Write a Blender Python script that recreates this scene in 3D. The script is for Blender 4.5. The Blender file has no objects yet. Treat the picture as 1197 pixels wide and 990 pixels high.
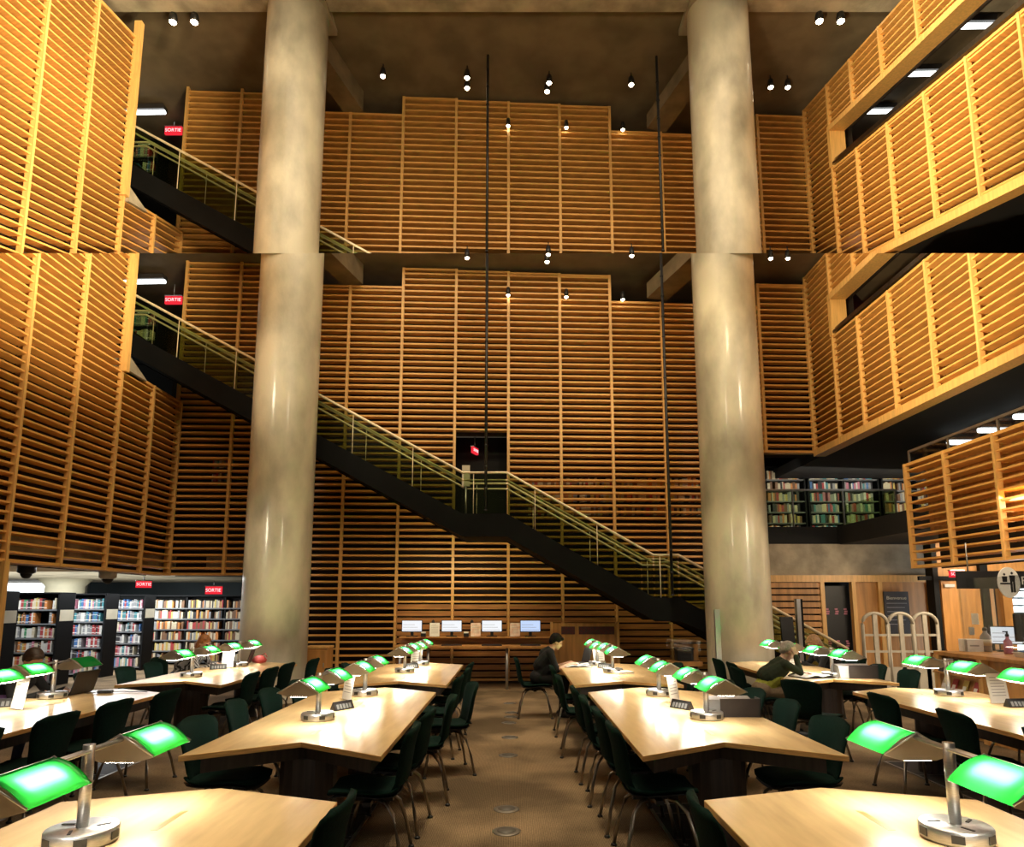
import bpy, bmesh, math, random
import numpy as np
from mathutils import Vector, Matrix, Euler
random.seed(7)
PI = math.pi
S = bpy.context.scene
COL = S.collection

# ------------------------------------------------------------------ camera model (eye at 1.65 m, level gaze raised 8 degrees)
EYE = 1.65; FP = 780.0; CX = 598.5; CY = 594.0; HORIZON = 706.0
PITCH = math.atan((HORIZON - CY) / FP)
cp, sp = math.cos(PITCH), math.sin(PITCH)
def ray(u, v):
    a = (u - CX) / FP; b = (CY - v) / FP
    return a, cp - b * sp, sp + b * cp
def aty(u, v, Y):
    r = ray(u, v); t = Y / r[1]; return Vector((r[0] * t, Y, EYE + r[2] * t))
def atz(u, v, z):
    r = ray(u, v); t = (z - EYE) / r[2]; return Vector((r[0] * t, r[1] * t, z))
def atx(u, v, X):
    r = ray(u, v); t = X / r[0]; return Vector((X, r[1] * t, EYE + r[2] * t))
SEAM = 0.5562           # the joint between the two storeys climbs this much per metre of depth
RAKE = 0.257            # louvres and rails of the upper storey climb this much per metre of depth
UX = 1.0376             # the upper storey is built this much wider
def up(X, Y, z):        # a point of the lower storey -> the same feature of the upper storey
    return Vector((X * UX, Y, 1.075 * z + RAKE * Y - 0.115))

# ------------------------------------------------------------------ materials
def nt(m):
    m.use_nodes = True
    t = m.node_tree
    return t, t.nodes.get('Principled BSDF')
def mat(name, col, rough=0.5, metal=0.0, var=0.0, scale=6.0, bump=0.0, bscale=60.0, stretch=(1, 1, 1), col2=None, coat=0.0, spec=0.5, emit=None, estr=0.0, trans=0.0, alpha=1.0, detail=4.0, lo=0.35, hi=0.65):
    m = bpy.data.materials.new(name)
    t, b = nt(m)
    N, L = t.nodes, t.links
    b.inputs['Base Color'].default_value = (*col, 1)
    b.inputs['Roughness'].default_value = rough
    b.inputs['Metallic'].default_value = metal
    b.inputs['Specular IOR Level'].default_value = spec
    if coat: b.inputs['Coat Weight'].default_value = coat; b.inputs['Coat Roughness'].default_value = 0.12
    if trans: b.inputs['Transmission Weight'].default_value = trans
    if alpha < 1: b.inputs['Alpha'].default_value = alpha
    if emit: b.inputs['Emission Color'].default_value = (*emit, 1); b.inputs['Emission Strength'].default_value = estr
    if var or bump:
        tc = N.new('ShaderNodeTexCoord'); mp = N.new('ShaderNodeMapping'); mp.inputs['Scale'].default_value = stretch
        L.new(tc.outputs['Object'], mp.inputs['Vector'])
    if var:
        no = N.new('ShaderNodeTexNoise'); no.inputs['Scale'].default_value = scale; no.inputs['Detail'].default_value = detail
        L.new(mp.outputs['Vector'], no.inputs['Vector'])
        cr = N.new('ShaderNodeValToRGB')
        c2 = col2 if col2 else tuple(max(0, c * (1 - var)) for c in col)
        c1 = col if col2 else tuple(min(1, c * (1 + var * .6)) for c in col)
        cr.color_ramp.elements[0].color = (*c2, 1); cr.color_ramp.elements[1].color = (*c1, 1)
        cr.color_ramp.elements[0].position = lo; cr.color_ramp.elements[1].position = hi
        L.new(no.outputs['Fac'], cr.inputs['Fac']); L.new(cr.outputs['Color'], b.inputs['Base Color'])
    if bump:
        n2 = N.new('ShaderNodeTexNoise'); n2.inputs['Scale'].default_value = bscale
        L.new(mp.outputs['Vector'], n2.inputs['Vector'])
        bp = N.new('ShaderNodeBump'); bp.inputs['Strength'].default_value = bump; bp.inputs['Distance'].default_value = 0.02
        L.new(n2.outputs['Fac'], bp.inputs['Height']); L.new(bp.outputs['Normal'], b.inputs['Normal'])
    return m
def emitmat(name, col, s):
    m = bpy.data.materials.new(name); m.use_nodes = True; t = m.node_tree; t.nodes.clear()
    e = t.nodes.new('ShaderNodeEmission'); e.inputs['Color'].default_value = (*col, 1); e.inputs['Strength'].default_value = s
    o = t.nodes.new('ShaderNodeOutputMaterial'); t.links.new(e.outputs[0], o.inputs[0]); return m
def glassmat(name, col, tint=0.12, rough=0.03, alpha=0.1):
    m = bpy.data.materials.new(name); m.use_nodes = True; t = m.node_tree; t.nodes.clear()
    tr = t.nodes.new('ShaderNodeBsdfTransparent'); tr.inputs['Color'].default_value = (*col, 1)
    gl = t.nodes.new('ShaderNodeBsdfGlossy'); gl.inputs['Roughness'].default_value = rough
    mx = t.nodes.new('ShaderNodeMixShader'); mx.inputs[0].default_value = alpha
    o = t.nodes.new('ShaderNodeOutputMaterial')
    t.links.new(tr.outputs[0], mx.inputs[1]); t.links.new(gl.outputs[0], mx.inputs[2]); t.links.new(mx.outputs[0], o.inputs[0]); return m

M = {}
M['slat'] = mat('slat_wood', (0.70, 0.365, 0.10), 0.42, var=0.16, scale=5.0, stretch=(0.8, 0.8, 14), spec=0.4)
M['mullion'] = mat('mullion_wood', (0.70, 0.40, 0.13), 0.4, var=0.15, scale=4.0, stretch=(6, 6, 0.5))
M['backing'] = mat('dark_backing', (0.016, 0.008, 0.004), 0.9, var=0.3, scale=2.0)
M['board'] = mat('flat_board_wood', (0.40, 0.17, 0.045), 0.45, var=0.35, scale=3.0, stretch=(0.6, 0.6, 9))
M['panel'] = mat('veneer_panel', (0.50, 0.24, 0.07), 0.45, var=0.25, scale=3.0, stretch=(4, 4, 0.4))
M['maple'] = mat('maple_top', (0.80, 0.57, 0.29), 0.27, var=0.14, scale=2.2, stretch=(5, 0.7, 1), coat=0.35)
M['maple_edge'] = mat('maple_edge', (0.72, 0.40, 0.13), 0.4, var=0.25, scale=8, stretch=(1, 1, 12))
M['inlay'] = mat('inlay_strip', (0.34, 0.19, 0.06), 0.4, var=0.2)
M['pedestal'] = mat('dark_pedestal', (0.035, 0.022, 0.016), 0.5, var=0.4, scale=4, stretch=(8, 8, 0.5))
M['fabric'] = mat('green_fabric', (0.002, 0.015, 0.0105), 0.95, var=0.3, scale=90, bump=0.25, bscale=420, spec=0.15)
M['shell'] = mat('black_shell', (0.008, 0.009, 0.009), 0.5)
M['steel'] = mat('bronze_steel', (0.34, 0.30, 0.25), 0.3, metal=1.0, var=0.15, scale=20)
M['black'] = mat('black_plastic', (0.010, 0.010, 0.011), 0.45)
M['stairblack'] = mat('black_painted_steel', (0.004, 0.004, 0.004), 0.7, var=0.3, scale=2, spec=.12)
M['alu'] = mat('brushed_aluminium', (0.50, 0.50, 0.50), 0.34, metal=0.9, var=0.12, scale=40, stretch=(1, 1, 8))
M['rail'] = mat('brass_rail', (0.88, 0.74, 0.50), 0.35, metal=0.3, var=0.1, scale=20)
M['concrete'] = mat('cast_concrete', (0.50, 0.45, 0.335), 0.42, var=0.42, scale=1.5, bump=0.15, bscale=22, coat=0.3, stretch=(1, 1, 0.55), detail=12, lo=.3, hi=.62)
M['concrete2'] = mat('raw_concrete', (0.40, 0.34, 0.25), 0.8, var=0.35, scale=2.2, bump=0.3, bscale=25, detail=8)
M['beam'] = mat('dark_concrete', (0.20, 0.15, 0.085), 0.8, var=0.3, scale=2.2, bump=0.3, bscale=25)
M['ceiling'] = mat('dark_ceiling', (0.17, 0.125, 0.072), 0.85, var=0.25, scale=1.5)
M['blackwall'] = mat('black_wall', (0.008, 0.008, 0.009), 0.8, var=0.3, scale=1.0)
M['bluewall'] = mat('dark_blue_wall', (0.020, 0.032, 0.042), 0.7, var=0.3, scale=0.8)
M['shelfblack'] = mat('black_shelf', (0.0035, 0.004, 0.005), 0.6, spec=.2)
M['white'] = mat('white_paper', (0.80, 0.79, 0.75), 0.7, var=0.05, scale=8)
M['cream'] = mat('cream_plaster', (0.72, 0.66, 0.50), 0.7, var=0.1, scale=2)
M['tile'] = mat('slate_tile', (0.020, 0.019, 0.020), 0.55, var=0.35, scale=3)
M['trimmetal'] = mat('metal_trim', (0.45, 0.42, 0.38), 0.35, metal=0.9, var=0.1)
M['grey'] = mat('grey_plastic', (0.32, 0.31, 0.31), 0.4, var=0.1)
M['darkgrey'] = mat('dark_grey_plastic', (0.035, 0.03, 0.03), 0.5, var=0.2)
M['gate'] = mat('beige_gate', (0.42, 0.37, 0.29), 0.45, var=0.12)
M['screen'] = emitmat('lit_screen', (0.95, 0.97, 1.0), .95)
M['screen_blue'] = emitmat('lit_screen_blue', (0.55, 0.68, 0.95), 1.0)
M['bulb'] = emitmat('warm_bulb', (1.0, 0.82, 0.55), 25.0)
M['fluo'] = emitmat('fluorescent_tube', (0.95, 1.0, 0.98), 4.0)
M['window'] = emitmat('daylight_window', (0.88, 0.95, 1.0), 4.0)
M['window_low'] = emitmat('daylight_window_low', (0.55, 0.68, 0.85), 0.9)
M['exit'] = emitmat('exit_red', (1.0, 0.03, 0.05), 0.9)
M['exit_white'] = emitmat('exit_white', (1.0, 0.75, 0.75), 1.3)
M['tube'] = emitmat('lamp_tube', (1.0, 0.97, 0.9), 58.0)
M['diffuser'] = emitmat('lamp_diffuser', (1.0, 0.90, 0.74), 38.0)
M['glass'] = glassmat('stair_glass', (0.72, 0.78, 0.62), alpha=0.010, rough=.22)
M['acrylic'] = glassmat('clear_acrylic', (0.93, 0.94, 0.94), alpha=0.10)
M['shade_metal'] = mat('shade_metal', (0.50, 0.45, 0.38), 0.38, metal=0.6, var=0.08)
# green lamp glass: light of the tube under it shines through
g = bpy.data.materials.new('green_lamp_glass'); g.use_nodes = True; t = g.node_tree; t.nodes.clear()
tl = t.nodes.new('ShaderNodeBsdfTranslucent'); tl.inputs['Color'].default_value = (0.038, 0.74, 0.09, 1)
gl = t.nodes.new('ShaderNodeBsdfPrincipled'); gl.inputs['Base Color'].default_value = (0.0, 0.22, 0.05, 1); gl.inputs['Roughness'].default_value = 0.12
mx = t.nodes.new('ShaderNodeMixShader'); mx.inputs[0].default_value = 0.45; o = t.nodes.new('ShaderNodeOutputMaterial')
t.links.new(tl.outputs[0], mx.inputs[1]); t.links.new(gl.outputs[0], mx.inputs[2]); t.links.new(mx.outputs[0], o.inputs[0])
M['shade_green'] = g
# carpet: ribbed brown with patches
m = bpy.data.materials.new('ribbed_carpet'); t, b = nt(m); N, L = t.nodes, t.links
tc = N.new('ShaderNodeTexCoord')
n1 = N.new('ShaderNodeTexNoise'); n1.inputs['Scale'].default_value = 0.9; n1.inputs['Detail'].default_value = 3
n2 = N.new('ShaderNodeTexNoise'); n2.inputs['Scale'].default_value = 55; n2.inputs['Detail'].default_value = 3
wv = N.new('ShaderNodeTexWave'); wv.inputs['Scale'].default_value = 26; wv.inputs['Distortion'].default_value = 1.5; wv.inputs['Detail'].default_value = 2; wv.bands_direction = 'X'
for n in (n1, n2, wv): L.new(tc.outputs['Object'], n.inputs['Vector'])
cr = N.new('ShaderNodeValToRGB'); cr.color_ramp.elements[0].color = (0.12, 0.085, 0.05, 1); cr.color_ramp.elements[1].color = (0.27, 0.19, 0.11, 1)
cr.color_ramp.elements[0].position = .4; cr.color_ramp.elements[1].position = .6
L.new(n1.outputs['Fac'], cr.inputs['Fac'])
ad = N.new('ShaderNodeMath'); ad.operation = 'MULTIPLY_ADD'; ad.inputs[1].default_value = .55; ad.inputs[2].default_value = .25; L.new(wv.outputs['Fac'], ad.inputs[0])
ad2 = N.new('ShaderNodeMath'); ad2.operation = 'MULTIPLY_ADD'; ad2.inputs[1].default_value = .9; L.new(n2.outputs['Fac'], ad2.inputs[0]); L.new(ad.outputs[0], ad2.inputs[2])
mu = N.new('ShaderNodeMix'); mu.data_type = 'RGBA'; mu.blend_type = 'MULTIPLY'; mu.inputs['Factor'].default_value = 1
L.new(cr.outputs['Color'], mu.inputs['A']); L.new(ad2.outputs[0], mu.inputs['B']); L.new(mu.outputs['Result'], b.inputs['Base Color'])
b.inputs['Roughness'].default_value = .95; b.inputs['Specular IOR Level'].default_value = .1
bp = N.new('ShaderNodeBump'); bp.inputs['Strength'].default_value = .5; bp.inputs['Distance'].default_value = .01
L.new(ad2.outputs[0], bp.inputs['Height']); L.new(bp.outputs['Normal'], b.inputs['Normal'])
M['carpet'] = m

# ------------------------------------------------------------------ mesh builder
class MB:
    def __init__(s): s.v = []; s.f = []; s.m = []; s.sm = []
    def add(s, vs, fs, mi=0, smooth=False):
        b = len(s.v); s.v += [tuple(x) for x in vs]
        for f in fs: s.f.append(tuple(b + i for i in f)); s.m.append(mi); s.sm.append(smooth)
    def hexa(s, p, mi=0):   # 8 points: bottom loop 0-3, top loop 4-7
        s.add(p, [(3, 2, 1, 0), (4, 5, 6, 7), (0, 1, 5, 4), (1, 2, 6, 5), (2, 3, 7, 6), (3, 0, 4, 7)], mi)
    def box(s, lo, hi, mi=0):
        x0, y0, z0 = lo; x1, y1, z1 = hi
        s.hexa([(x0, y0, z0), (x1, y0, z0), (x1, y1, z0), (x0, y1, z0), (x0, y0, z1), (x1, y0, z1), (x1, y1, z1), (x0, y1, z1)], mi)
    def cbox(s, c, d, mi=0, rot=None):
        pts = [Vector((x * d[0] / 2, y * d[1] / 2, z * d[2] / 2)) for z in (-1, 1) for x, y in ((-1, -1), (1, -1), (1, 1), (-1, 1))]
        if rot is not None: pts = [rot @ q for q in pts]
        s.hexa([q + Vector(c) for q in pts], mi)
    def prism(s, poly, z0, z1, mi=0, mi_side=None):
        n = len(poly); vs = [(x, y, z0) for x, y in poly] + [(x, y, z1) for x, y in poly]
        s.add(vs, [tuple(range(n))[::-1], tuple(range(n, 2 * n))], mi)
        b = len(s.v) - 2 * n
        for i in range(n):
            j = (i + 1) % n
            s.f.append((b + i, b + j, b + n + j, b + n + i)); s.m.append(mi if mi_side is None else mi_side); s.sm.append(False)
    def tube(s, pts, r, n=8, mi=0, caps=True, smooth=True):
        pts = [Vector(p) for p in pts]; k = len(pts); rs = r if isinstance(r, (list, tuple)) else [r] * k
        vs = []
        for i, p in enumerate(pts):
            d = (pts[min(i + 1, k - 1)] - pts[max(i - 1, 0)]).normalized()
            a = d.cross(Vector((0, 0, 1)) if abs(d.z) < .95 else Vector((1, 0, 0))).normalized(); c = d.cross(a)
            for j in range(n):
                th = 2 * PI * j / n
                vs.append(p + a * (math.cos(th) * rs[i]) + c * (math.sin(th) * rs[i]))
        fs = [(i * n + j, i * n + (j + 1) % n, (i + 1) * n + (j + 1) % n, (i + 1) * n + j) for i in range(k - 1) for j in range(n)]
        s.add(vs, fs, mi, smooth)
        if caps:
            b = len(s.v) - len(vs)
            s.f.append(tuple(b + j for j in range(n))); s.m.append(mi); s.sm.append(False)
            s.f.append(tuple(b + (k - 1) * n + j for j in range(n))[::-1]); s.m.append(mi); s.sm.append(False)
    def lathe(s, prof, c=(0, 0, 0), n=24, mi=0, sx=1, sy=1):
        vs = [(c[0] + r * sx * math.cos(2 * PI * j / n), c[1] + r * sy * math.sin(2 * PI * j / n), c[2] + z) for r, z in prof for j in range(n)]
        k = len(prof)
        fs = [(i * n + j, i * n + (j + 1) % n, (i + 1) * n + (j + 1) % n, (i + 1) * n + j) for i in range(k - 1) for j in range(n)]
        s.add(vs, fs, mi, True)
        b = len(s.v) - len(vs)
        s.f.append(tuple(b + j for j in range(n))[::-1]); s.m.append(mi); s.sm.append(False)
        s.f.append(tuple(b + (k - 1) * n + j for j in range(n))); s.m.append(mi); s.sm.append(False)
    def quad(s, a, b, c, d, mi=0): s.add([a, b, c, d], [(0, 1, 2, 3)], mi)
    def build(s, name, mats, parent=None, clip=None, bevel=0.0, wn=False):
        me = bpy.data.meshes.new(name); me.from_pydata(s.v, [], s.f)
        for mm in (mats if isinstance(mats, (list, tuple)) else [mats]): me.materials.append(mm)
        me.polygons.foreach_set('material_index', s.m); me.polygons.foreach_set('use_smooth', s.sm)
        bm = bmesh.new(); bm.from_mesh(me)
        bmesh.ops.recalc_face_normals(bm, faces=bm.faces)
        if clip:
            nrm = Vector((0, -SEAM, 1)).normalized()
            r = bmesh.ops.bisect_plane(bm, geom=bm.verts[:] + bm.edges[:] + bm.faces[:], plane_co=(0, 0, EYE), plane_no=nrm, clear_outer=clip == 'below', clear_inner=clip == 'above')
            ed = [e for e in r['geom_cut'] if isinstance(e, bmesh.types.BMEdge)]
            if ed:
                nf = bmesh.ops.holes_fill(bm, edges=ed, sides=0)['faces']
                for q in nf: q.smooth = False
                for e in ed: e.smooth = False
        bm.to_mesh(me); bm.free()
        o = bpy.data.objects.new(name, me); COL.objects.link(o)
        if parent is not None: o.parent = parent
        if bevel:
            b = o.modifiers.new('bevel', 'BEVEL'); b.width = bevel; b.segments = 2; b.limit_method = 'ANGLE'
        return o
def tag(o, label=None, cat=None, group=None, kind=None):
    if label: o['label'] = label
    if cat: o['category'] = cat
    if group: o['group'] = group
    if kind: o['kind'] = kind
    return o
def empty(name, loc=(0, 0, 0), rz=0.0):
    o = bpy.data.objects.new(name, None); COL.objects.link(o); o.empty_display_size = .1
    o.location = loc; o.rotation_euler = (0, 0, rz); return o
def copy_tree(o, parent=None):
    c = o.copy(); COL.objects.link(c); c.parent = parent
    for ch in list(o.children): copy_tree(ch, c)
    return c
def struct(name): return tag(empty(name), kind='structure')
def text(name, body, size, material, parent, M4, ext=0.002, align='CENTER'):
    cu = bpy.data.curves.new(name, 'FONT'); cu.body = body; cu.size = size; cu.extrude = ext; cu.align_x = align; cu.align_y = 'CENTER'
    ob = bpy.data.objects.new(name + '_tmp', cu); COL.objects.link(ob)
    dg = bpy.context.evaluated_depsgraph_get(); me = bpy.data.meshes.new_from_object(ob.evaluated_get(dg))
    bpy.data.objects.remove(ob); me.name = name; me.materials.clear(); me.materials.append(material)
    me.transform(M4)
    o = bpy.data.objects.new(name, me); COL.objects.link(o); o.parent = parent; return o
def upright(loc, face=(0, -1)):
    # matrix that stands XY-plane text upright at loc, facing the horizontal direction `face`
    n = Vector((face[0], face[1], 0)).normalized(); x = Vector((-n.y, n.x, 0)) ; z = Vector((0, 0, 1))
    return Matrix(((x.x, z.x, n.x, loc[0]), (x.y, z.y, n.y, loc[1]), (x.z, z.z, n.z, loc[2]), (0, 0, 0, 1)))

# ================================================================== THE SETTING
# ---- floor
f = MB(); f.box((-22, -4, -.2), (20, 28, 0)); tag(f.build('floor', M['carpet']), kind='structure')
# slate strips under the table rows
i = 0
for x0, x1, y0, y1 in ((1.13, 1.95, -1, 5.85), (-1.95, -1.13, -1, 5.85), (3.93, 4.75, 2, 7.35), (-4.75, -3.93, 2, 7.35)):
    i += 1
    r = struct('floor_strip'); 
    b = MB(); b.box((x0, y0, -.01), (x1, y1, .004)); b.build('tile', M['tile'], r)
    b = MB(); 
    for xx in (x0, x1): b.box((xx - .012, y0, -.01), (xx + .012, y1, .008))
    b.box((x0, y1 - .012, -.01), (x1, y1 + .012, .008)); 
    for yy in np.arange(y0 + .6, y1 - .1, .6): b.box((x0, yy - .003, -.01), (x1, yy + .003, .0045))
    b.build('edging', M['trimmetal'], r)

# ---- louvred timber walls
def screen(parent, A, B, n, marks, zbot, ztop, rake=0.0, yref=0.0, pitch=0.14, depth=0.17, clip=None, board_below=None, gap=None, thick=0.028, skip=(), tilt=-.012, mw=.024):
    """Louvre panels between mullions. A -> B horizontal run, n = normal into the hall, marks = parameters (metres) of the mullions,
    zbot/ztop = functions of the bay number, rake = climb of every louvre along the depth axis."""
    A = Vector((A[0], A[1])); B = Vector((B[0], B[1])); d = (B - A).normalized(); n = Vector(n).normalized()
    def P(t, off, z):
        q = A + d * t + n * off
        return (q.x, q.y, z + rake * (q.y - yref))
    for k in range(len(marks) - 1):
        t0, t1 = marks[k], marks[k + 1]; zb, zt = zbot(k), ztop(k)
        if zb is None: continue
        mb = MB(); z = math.ceil(zb / pitch - 1e-6) * pitch
        if zb - 0 > 0: pass
        while z < zt - .02:
            if gap and gap[0] == k and gap[1] < z < gap[2]: z += pitch; continue
            if board_below and z < board_below(k):
                h = pitch * .74
                pr = [(0.0, z), (0.03, z), (0.03, z + h), (0.0, z + h)]; mi = 1
            else:
                pr = [(-depth, z + tilt), (0.0, z), (0.0, z + thick), (-depth, z + tilt + thick)]; mi = 0
            mb.hexa([P(t0 + .02, pr[0][0], pr[0][1]), P(t0 + .02, pr[1][0], pr[1][1]), P(t1 - .02, pr[1][0], pr[1][1]), P(t1 - .02, pr[0][0], pr[0][1]),
                     P(t0 + .02, pr[3][0], pr[3][1]), P(t0 + .02, pr[2][0], pr[2][1]), P(t1 - .02, pr[2][0], pr[2][1]), P(t1 - .02, pr[3][0], pr[3][1])], mi)
            z += pitch
        # frame rails at the foot and head of the panel
        for zz in (zb, zt - .05):
            mb.hexa([P(t0, -depth, zz), P(t0, .012, zz), P(t1, .012, zz), P(t1, -depth, zz), P(t0, -depth, zz + .05), P(t0, .012, zz + .05), P(t1, .012, zz + .05), P(t1, -depth, zz + .05)], 0)
        mb.build('louvre_panel', [M['slat'], M['board']], parent, clip=clip)
    for k, t0 in enumerate(marks):
        if k in skip: continue
        zs = [(zbot(j), ztop(j)) for j in (k - 1, k) if 0 <= j < len(marks) - 1 and zbot(j) is not None]
        if not zs: continue
        zb = min(q[0] for q in zs); zt = max(q[1] for q in zs)
        mb = MB(); w = mw
        mb.hexa([P(t0 - w, -.06, zb), P(t0 - w, .025, zb), P(t0 + w, .025, zb), P(t0 + w, -.06, zb), P(t0 - w, -.06, zt), P(t0 - w, .025, zt), P(t0 + w, .025, zt), P(t0 + w, -.06, zt)])
        mb.build('mullion', M['mullion'], parent, clip=clip)
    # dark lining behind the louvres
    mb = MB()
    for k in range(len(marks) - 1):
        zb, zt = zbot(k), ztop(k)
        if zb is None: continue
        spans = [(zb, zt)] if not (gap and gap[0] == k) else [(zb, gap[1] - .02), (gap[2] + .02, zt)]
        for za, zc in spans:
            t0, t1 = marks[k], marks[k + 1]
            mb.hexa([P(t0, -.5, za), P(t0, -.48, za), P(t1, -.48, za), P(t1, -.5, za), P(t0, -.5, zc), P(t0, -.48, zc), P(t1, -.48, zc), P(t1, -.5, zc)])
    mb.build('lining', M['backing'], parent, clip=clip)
WALLS = 0.045
def wy(x): return 14.42 + WALLS * x          # the back wall runs very slightly askew
XM = [-7.3, -6.1, -4.88, -3.66, -2.47, -1.27, -.08, 1.09, 2.25, 3.43, 4.6, 5.72, 6.84]
cw = math.sqrt(1 + WALLS ** 2)
wnrm = (WALLS, -1)
# lower back wall
wb = struct('wall_back')
ztl = [9.5, 9.5, 8.8, 8.8, 9.25, 9.22, 9.2, 9.18, 8.55, 8.52, 8.5, 9.05]
zbl = [2.25, 2.25, .05, .05, .05, .05, .05, .05, .05, .05, 5.02, 5.02]
screen(wb, (XM[0], wy(XM[0])), (XM[-1], wy(XM[-1])), wnrm, [(x - XM[0]) * cw for x in XM], lambda k: zbl[k], lambda k: ztl[k], clip='below',
       board_below=lambda k: 1.62 if k >= 4 else 0, gap=(5, 3.3, 5.42), tilt=-.006, depth=.165, thick=.04, mw=.03)
b = MB(); b.box((-7.72, 14.0, 2.3), (-7.70, 14.64, 6.0)); b.box((-7.72, 14.62, 2.3), (-7.2, 14.64, 6.8)); b.build('corner_lining', M['backing'], wb)
# upper back wall
wbu = struct('wall_back_upper')
ztu = [13.75, 13.75, 13.1, 13.1, 13.56, 13.52, 13.5, 13.48, 12.85, 12.82, 12.8, 13.4]
XU = [x * UX for x in XM]
def wyu(x): return 14.40 + WALLS * x
screen(wbu, (XU[0], wyu(XU[0])), (XU[-1], wyu(XU[-1])), wnrm, [(x - XU[0]) * cw for x in XU], lambda k: 9.0, lambda k: ztu[k], clip='above', pitch=.15, depth=.175, thick=.042, tilt=-.006, mw=.031)
# left screens
wl = struct('wall_left')
YL = [6.0, 7.1, 8.3, 9.49, 10.65, 11.84, 12.95, 14.06]
screen(wl, (-7.2, 0), (-7.2, 1), (1, 0), YL, lambda k: 2.24, lambda k: 9.6 if k < 5 else 6.0, clip='below')
wlu = struct('wall_left_upper')
screen(wlu, (-7.47, 0), (-7.47, 1), (1, 0), YL, lambda k: 5.3, lambda k: 12.81 if k < 5 else 9.42, rake=RAKE, yref=11.8, clip='above', pitch=.15, depth=.18, thick=.03)
b = MB(); b.box((-7.24, 11.8, 5.9), (-7.1, 11.9, 9.4)); b.build('jamb_post', M['mullion'], wl, clip='below')
b = MB(); b.box((-7.51, 11.77, 9.4), (-7.37, 11.87, 13.15)); b.build('jamb_post', M['mullion'], wlu, clip='above')
b = MB(); b.hexa([(-7.9, 11.9, 5.95), (-7.12, 11.9, 5.95), (-7.12, 12.55, 5.95), (-7.9, 12.55, 5.95), (-7.9, 11.9, 6.28), (-7.16, 11.9, 6.28), (-7.16, 12.5, 6.03), (-7.9, 12.5, 6.03)]); b.build('coping', M['concrete2'], wl)
pts = [up(x, y, z) for x, y, z in ((-7.9, 11.9, 5.95), (-7.12, 11.9, 5.95), (-7.12, 12.55, 5.95), (-7.9, 12.55, 5.95), (-7.9, 11.9, 6.28), (-7.16, 11.9, 6.28), (-7.16, 12.5, 6.03), (-7.9, 12.5, 6.03))]
b = MB(); b.hexa(pts); b.build('coping', M['concrete2'], wlu)
b = MB(); b.box((-7.25, 9.42, 0), (-7.15, 9.52, 2.26)); tag(b.build('trim_post', M['mullion']), kind='structure')
# right walls: full bay by the corner, parapet band and header band on either side of a long opening
wr = struct('wall_right'); RX = 6.84
YR = [5.0, 6.1, 7.2, 8.27, 9.33, 10.37, 11.48, 12.57, 13.57, 14.72]
screen(wr, (RX, 0), (RX, 1), (-1, 0), YR[-2:], lambda k: 5.05, lambda k: 9.22, clip='below')
screen(wr, (RX, 0), (RX, 1), (-1, 0), YR[:-1], lambda k: 5.05, lambda k: 7.3, clip='below', skip=(8,))
screen(wr, (RX, 0), (RX, 1), (-1, 0), YR[:-1], lambda k: 8.2, lambda k: 9.22, clip='below', skip=(8,))
wru = struct('wall_right_upper'); RU = 7.1
for mk, za, zc in ((YR[-2:], 9.09, 13.55), (YR[:-1], 9.09, 11.5), (YR[:-1], 12.48, 13.55)):
    screen(wru, (RU, 0), (RU, 1), (-1, 0), mk, lambda k, a=za: a, lambda k, c=zc: c, rake=RAKE, yref=14.67, clip='above', pitch=.15, depth=.18, thick=.03, skip=(8,) if len(mk) > 2 else ())
def rk(y, z): return z + RAKE * (y - 14.67)
# fascia boards, jambs and cap rails of the openings
b = MB()
b.box((RX - .06, 5, 4.93), (RX + .2, 14.68, 5.06)); b.box((RX - .05, 5, 8.1), (RX + .3, 13.6, 8.22)); b.box((RX - .04, 13.5, 7.3), (RX + .3, 13.62, 8.2))
b.build('fascia', M['mullion'], wr, clip='below')
b = MB(); b.box((RX - .03, 5, 7.34), (RX + .12, 13.55, 7.40)); b.box((RX + .03, 5, 7.44), (RX + .07, 13.55, 7.48))
for y in YR[:-1]: b.box((RX + .035, y - .02, 7.38), (RX + .065, y + .02, 7.45))
b.build('cap_rail', M['steel'], wr, clip='below')
b = MB()
for (x0, x1, y0, y1, z0, z1) in ((RU - .06, RU + .2, 5, 14.6, 8.96, 9.1), (RU - .05, RU + .3, 5, 13.6, 12.38, 12.5), (RU - .04, RU + .3, 13.5, 13.62, 11.5, 12.48)):
    b.hexa([(x0, y0, rk(y0, z0)), (x1, y0, rk(y0, z0)), (x1, y1, rk(y1, z0)), (x0, y1, rk(y1, z0)), (x0, y0, rk(y0, z1)), (x1, y0, rk(y0, z1)), (x1, y1, rk(y1, z1)), (x0, y1, rk(y1, z1))])
b.build('fascia', M['mullion'], wru, clip='above')
b = MB()
for (x0, x1, z0, z1) in ((RU - .03, RU + .12, 11.55, 11.61), (RU + .03, RU + .07, 11.66, 11.7)):
    y0, y1 = 5, 13.55
    b.hexa([(x0, y0, rk(y0, z0)), (x1, y0, rk(y0, z0)), (x1, y1, rk(y1, z0)), (x0, y1, rk(y1, z0)), (x0, y0, rk(y0, z1)), (x1, y0, rk(y0, z1)), (x1, y1, rk(y1, z1)), (x0, y1, rk(y1, z1))])
for y in YR[:-1]: b.box((RU + .035, y - .02, rk(y, 11.6)), (RU + .065, y + .02, rk(y, 11.68)))
b.build('cap_rail', M['steel'], wru, clip='above')
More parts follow.
